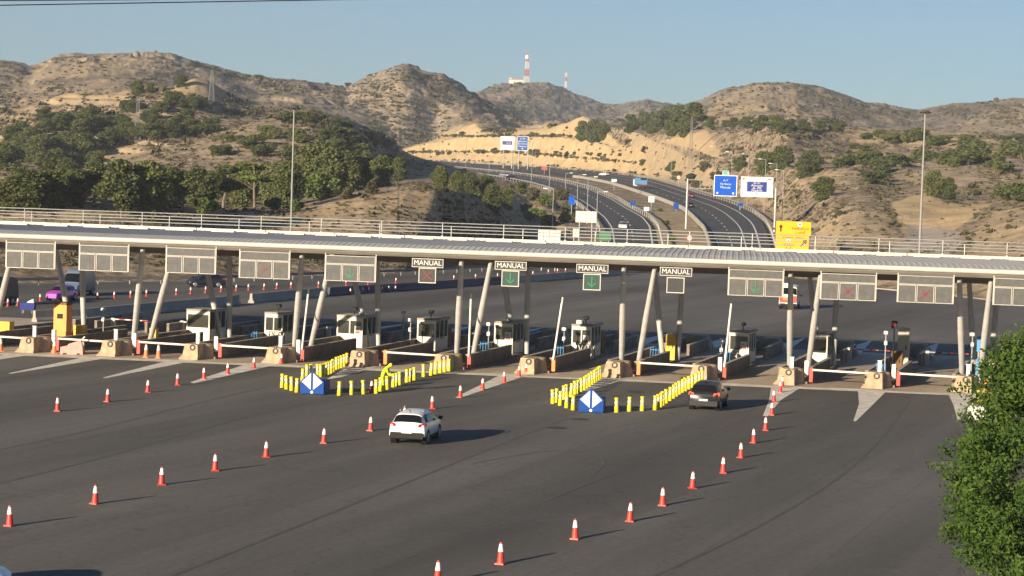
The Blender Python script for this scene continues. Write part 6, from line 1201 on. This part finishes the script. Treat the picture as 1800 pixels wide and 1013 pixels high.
for x in (-.3, .3): mb = MB(); mb.tube((w_ * x, .3, h_ / 2 - .2), (w_ * x, .3, -h_ / 2 - 5), .12); mb.build('post', M_GALV, ys)
# backs of signs and small signs by the road
def back_panel(u0, u1, v0, v1, r_, label, nleg=2, m=M_CREAM, strips=4):
    y = PR((u0 + u1) / 2, v1, r_).y; c, w_, h_ = sign_on(u0, u1, v0, v1, y); s = thing('road_sign', label, 'road sign', c); mb = MB(); n_ = strips
    for i in range(n_): mb.box(-w_ / 2 + w_ * i / n_ + .03, -w_ / 2 + w_ * (i + 1) / n_ - .03, 0, .1, -h_ / 2, h_ / 2)
    mb.build('panel', m, s)
    for i in range(nleg): x = w_ * (-.3 + .6 * i / max(1, nleg - 1)); mb = MB(); mb.tube((x, .15, h_ / 2), (x, .15, -h_ / 2 - (4 if v1 > 380 else 2.5)), .09); mb.build('post', M_GALV, s)
back_panel(946, 985, 403, 428, 300, 'large cream sign back right behind the canopy railing'); back_panel(1012, 1048, 371, 392, 345, 'cream sign back with two lower strips by the inbound carriageway'); back_panel(1007, 1018, 402, 417, 330, 'small pale sign back between two larger cream ones', 1, strips=2); back_panel(1053, 1074, 406, 424, 345, 'green sign panel behind the railing at the inbound carriageway', 2, mat('sign_green_dark', (.03, .16, .06), .5), 1)
def disc(u, v, r_, rad, label, legs=2.5):
    p = PR(u, v, r_); s = thing('speed_sign', label, 'road sign', p); mb = MB(); mb.tube((0, .04, 0), (0, 0, 0), rad, n=20); o = mb.build('disc', M_RED, s); mb = MB(); mb.tube((0, -.012, 0), (0, -.002, 0), rad * .72, n=20); f_ = mb.build('face', M_SIGNWHITE, o); text('60', rad * .95, M_BLACK, f_, (0, -.02, 0)); mb = MB(); mb.tube((0, .09, rad), (0, .09, -rad - legs), .05); mb.build('post', M_GALV, s)
disc(1212, 418.5, 360, .52, 'round red rimmed speed sign on the dirt median'); disc(1193, 312, 690, .7, 'round red rimmed sign on the right verge far up the highway')
def small_board(u0, u1, v0, v1, r_, m, label, name='road_sign', leg=2.): 
    y = PR(u0, v1, r_).y; c, w_, h_ = sign_on(u0, u1, v0, v1, y); s = thing(name, label, 'road sign', c); mb = MB(); mb.box(-w_ / 2, w_ / 2, 0, .08, -h_ / 2, h_ / 2); mb.build('panel', m, s)
    mb = MB(); mb.tube((0, .12, h_ / 2), (0, .12, -h_ / 2 - leg), .06); mb.build('post', M_GALV, s)
small_board(1140, 1150, 345, 356, 520, M_SIGNWHITE, 'small square white sign on the dirt median'); small_board(1132, 1141, 364, 371, 470, M_SIGNWHITE, 'low white box sign at the inbound edge of the median', leg=.6); small_board(1184, 1193, 357, 368, 480, M_BLUE, 'blue marker board at the nose of the median', leg=.6); small_board(1108, 1117, 354, 362, 520, M_BLUE, 'blue marker board by the inbound guardrail', leg=.6); small_board(1075, 1084, 315, 320, 640, M_SIGNWHITE, 'small white sign back between the carriageways', leg=2.6); small_board(952, 962, 293, 299, 860, M_RED, 'red sign between the carriageways far up the road'); small_board(1296, 1306, 357, 363, 450, M_BLUE, 'blue marker board below the gantry', leg=.8); small_board(1000, 1010, 346, 360, 430, M_SIGNBLUE, 'small blue sign beside the inbound carriageway'); 
# ------------------------------------------------------------------ haze
hz = MB(); hz.box(-1700, 1700, -80, 4000, -3.6, 330); hv = bpy.data.materials.new('haze_air'); hv.use_nodes = True; nn = hv.node_tree.nodes; nn.remove(nn['Principled BSDF']); pv = nn.new('ShaderNodeVolumePrincipled'); pv.inputs['Color'].default_value = (.80, .88, 1.0, 1); pv.inputs['Density'].default_value = 0.00012; pv.inputs['Anisotropy'].default_value = .0
hv.node_tree.links.new(pv.outputs[0], nn['Material Output'].inputs['Volume']); stuff(hz.build('haze', hv))
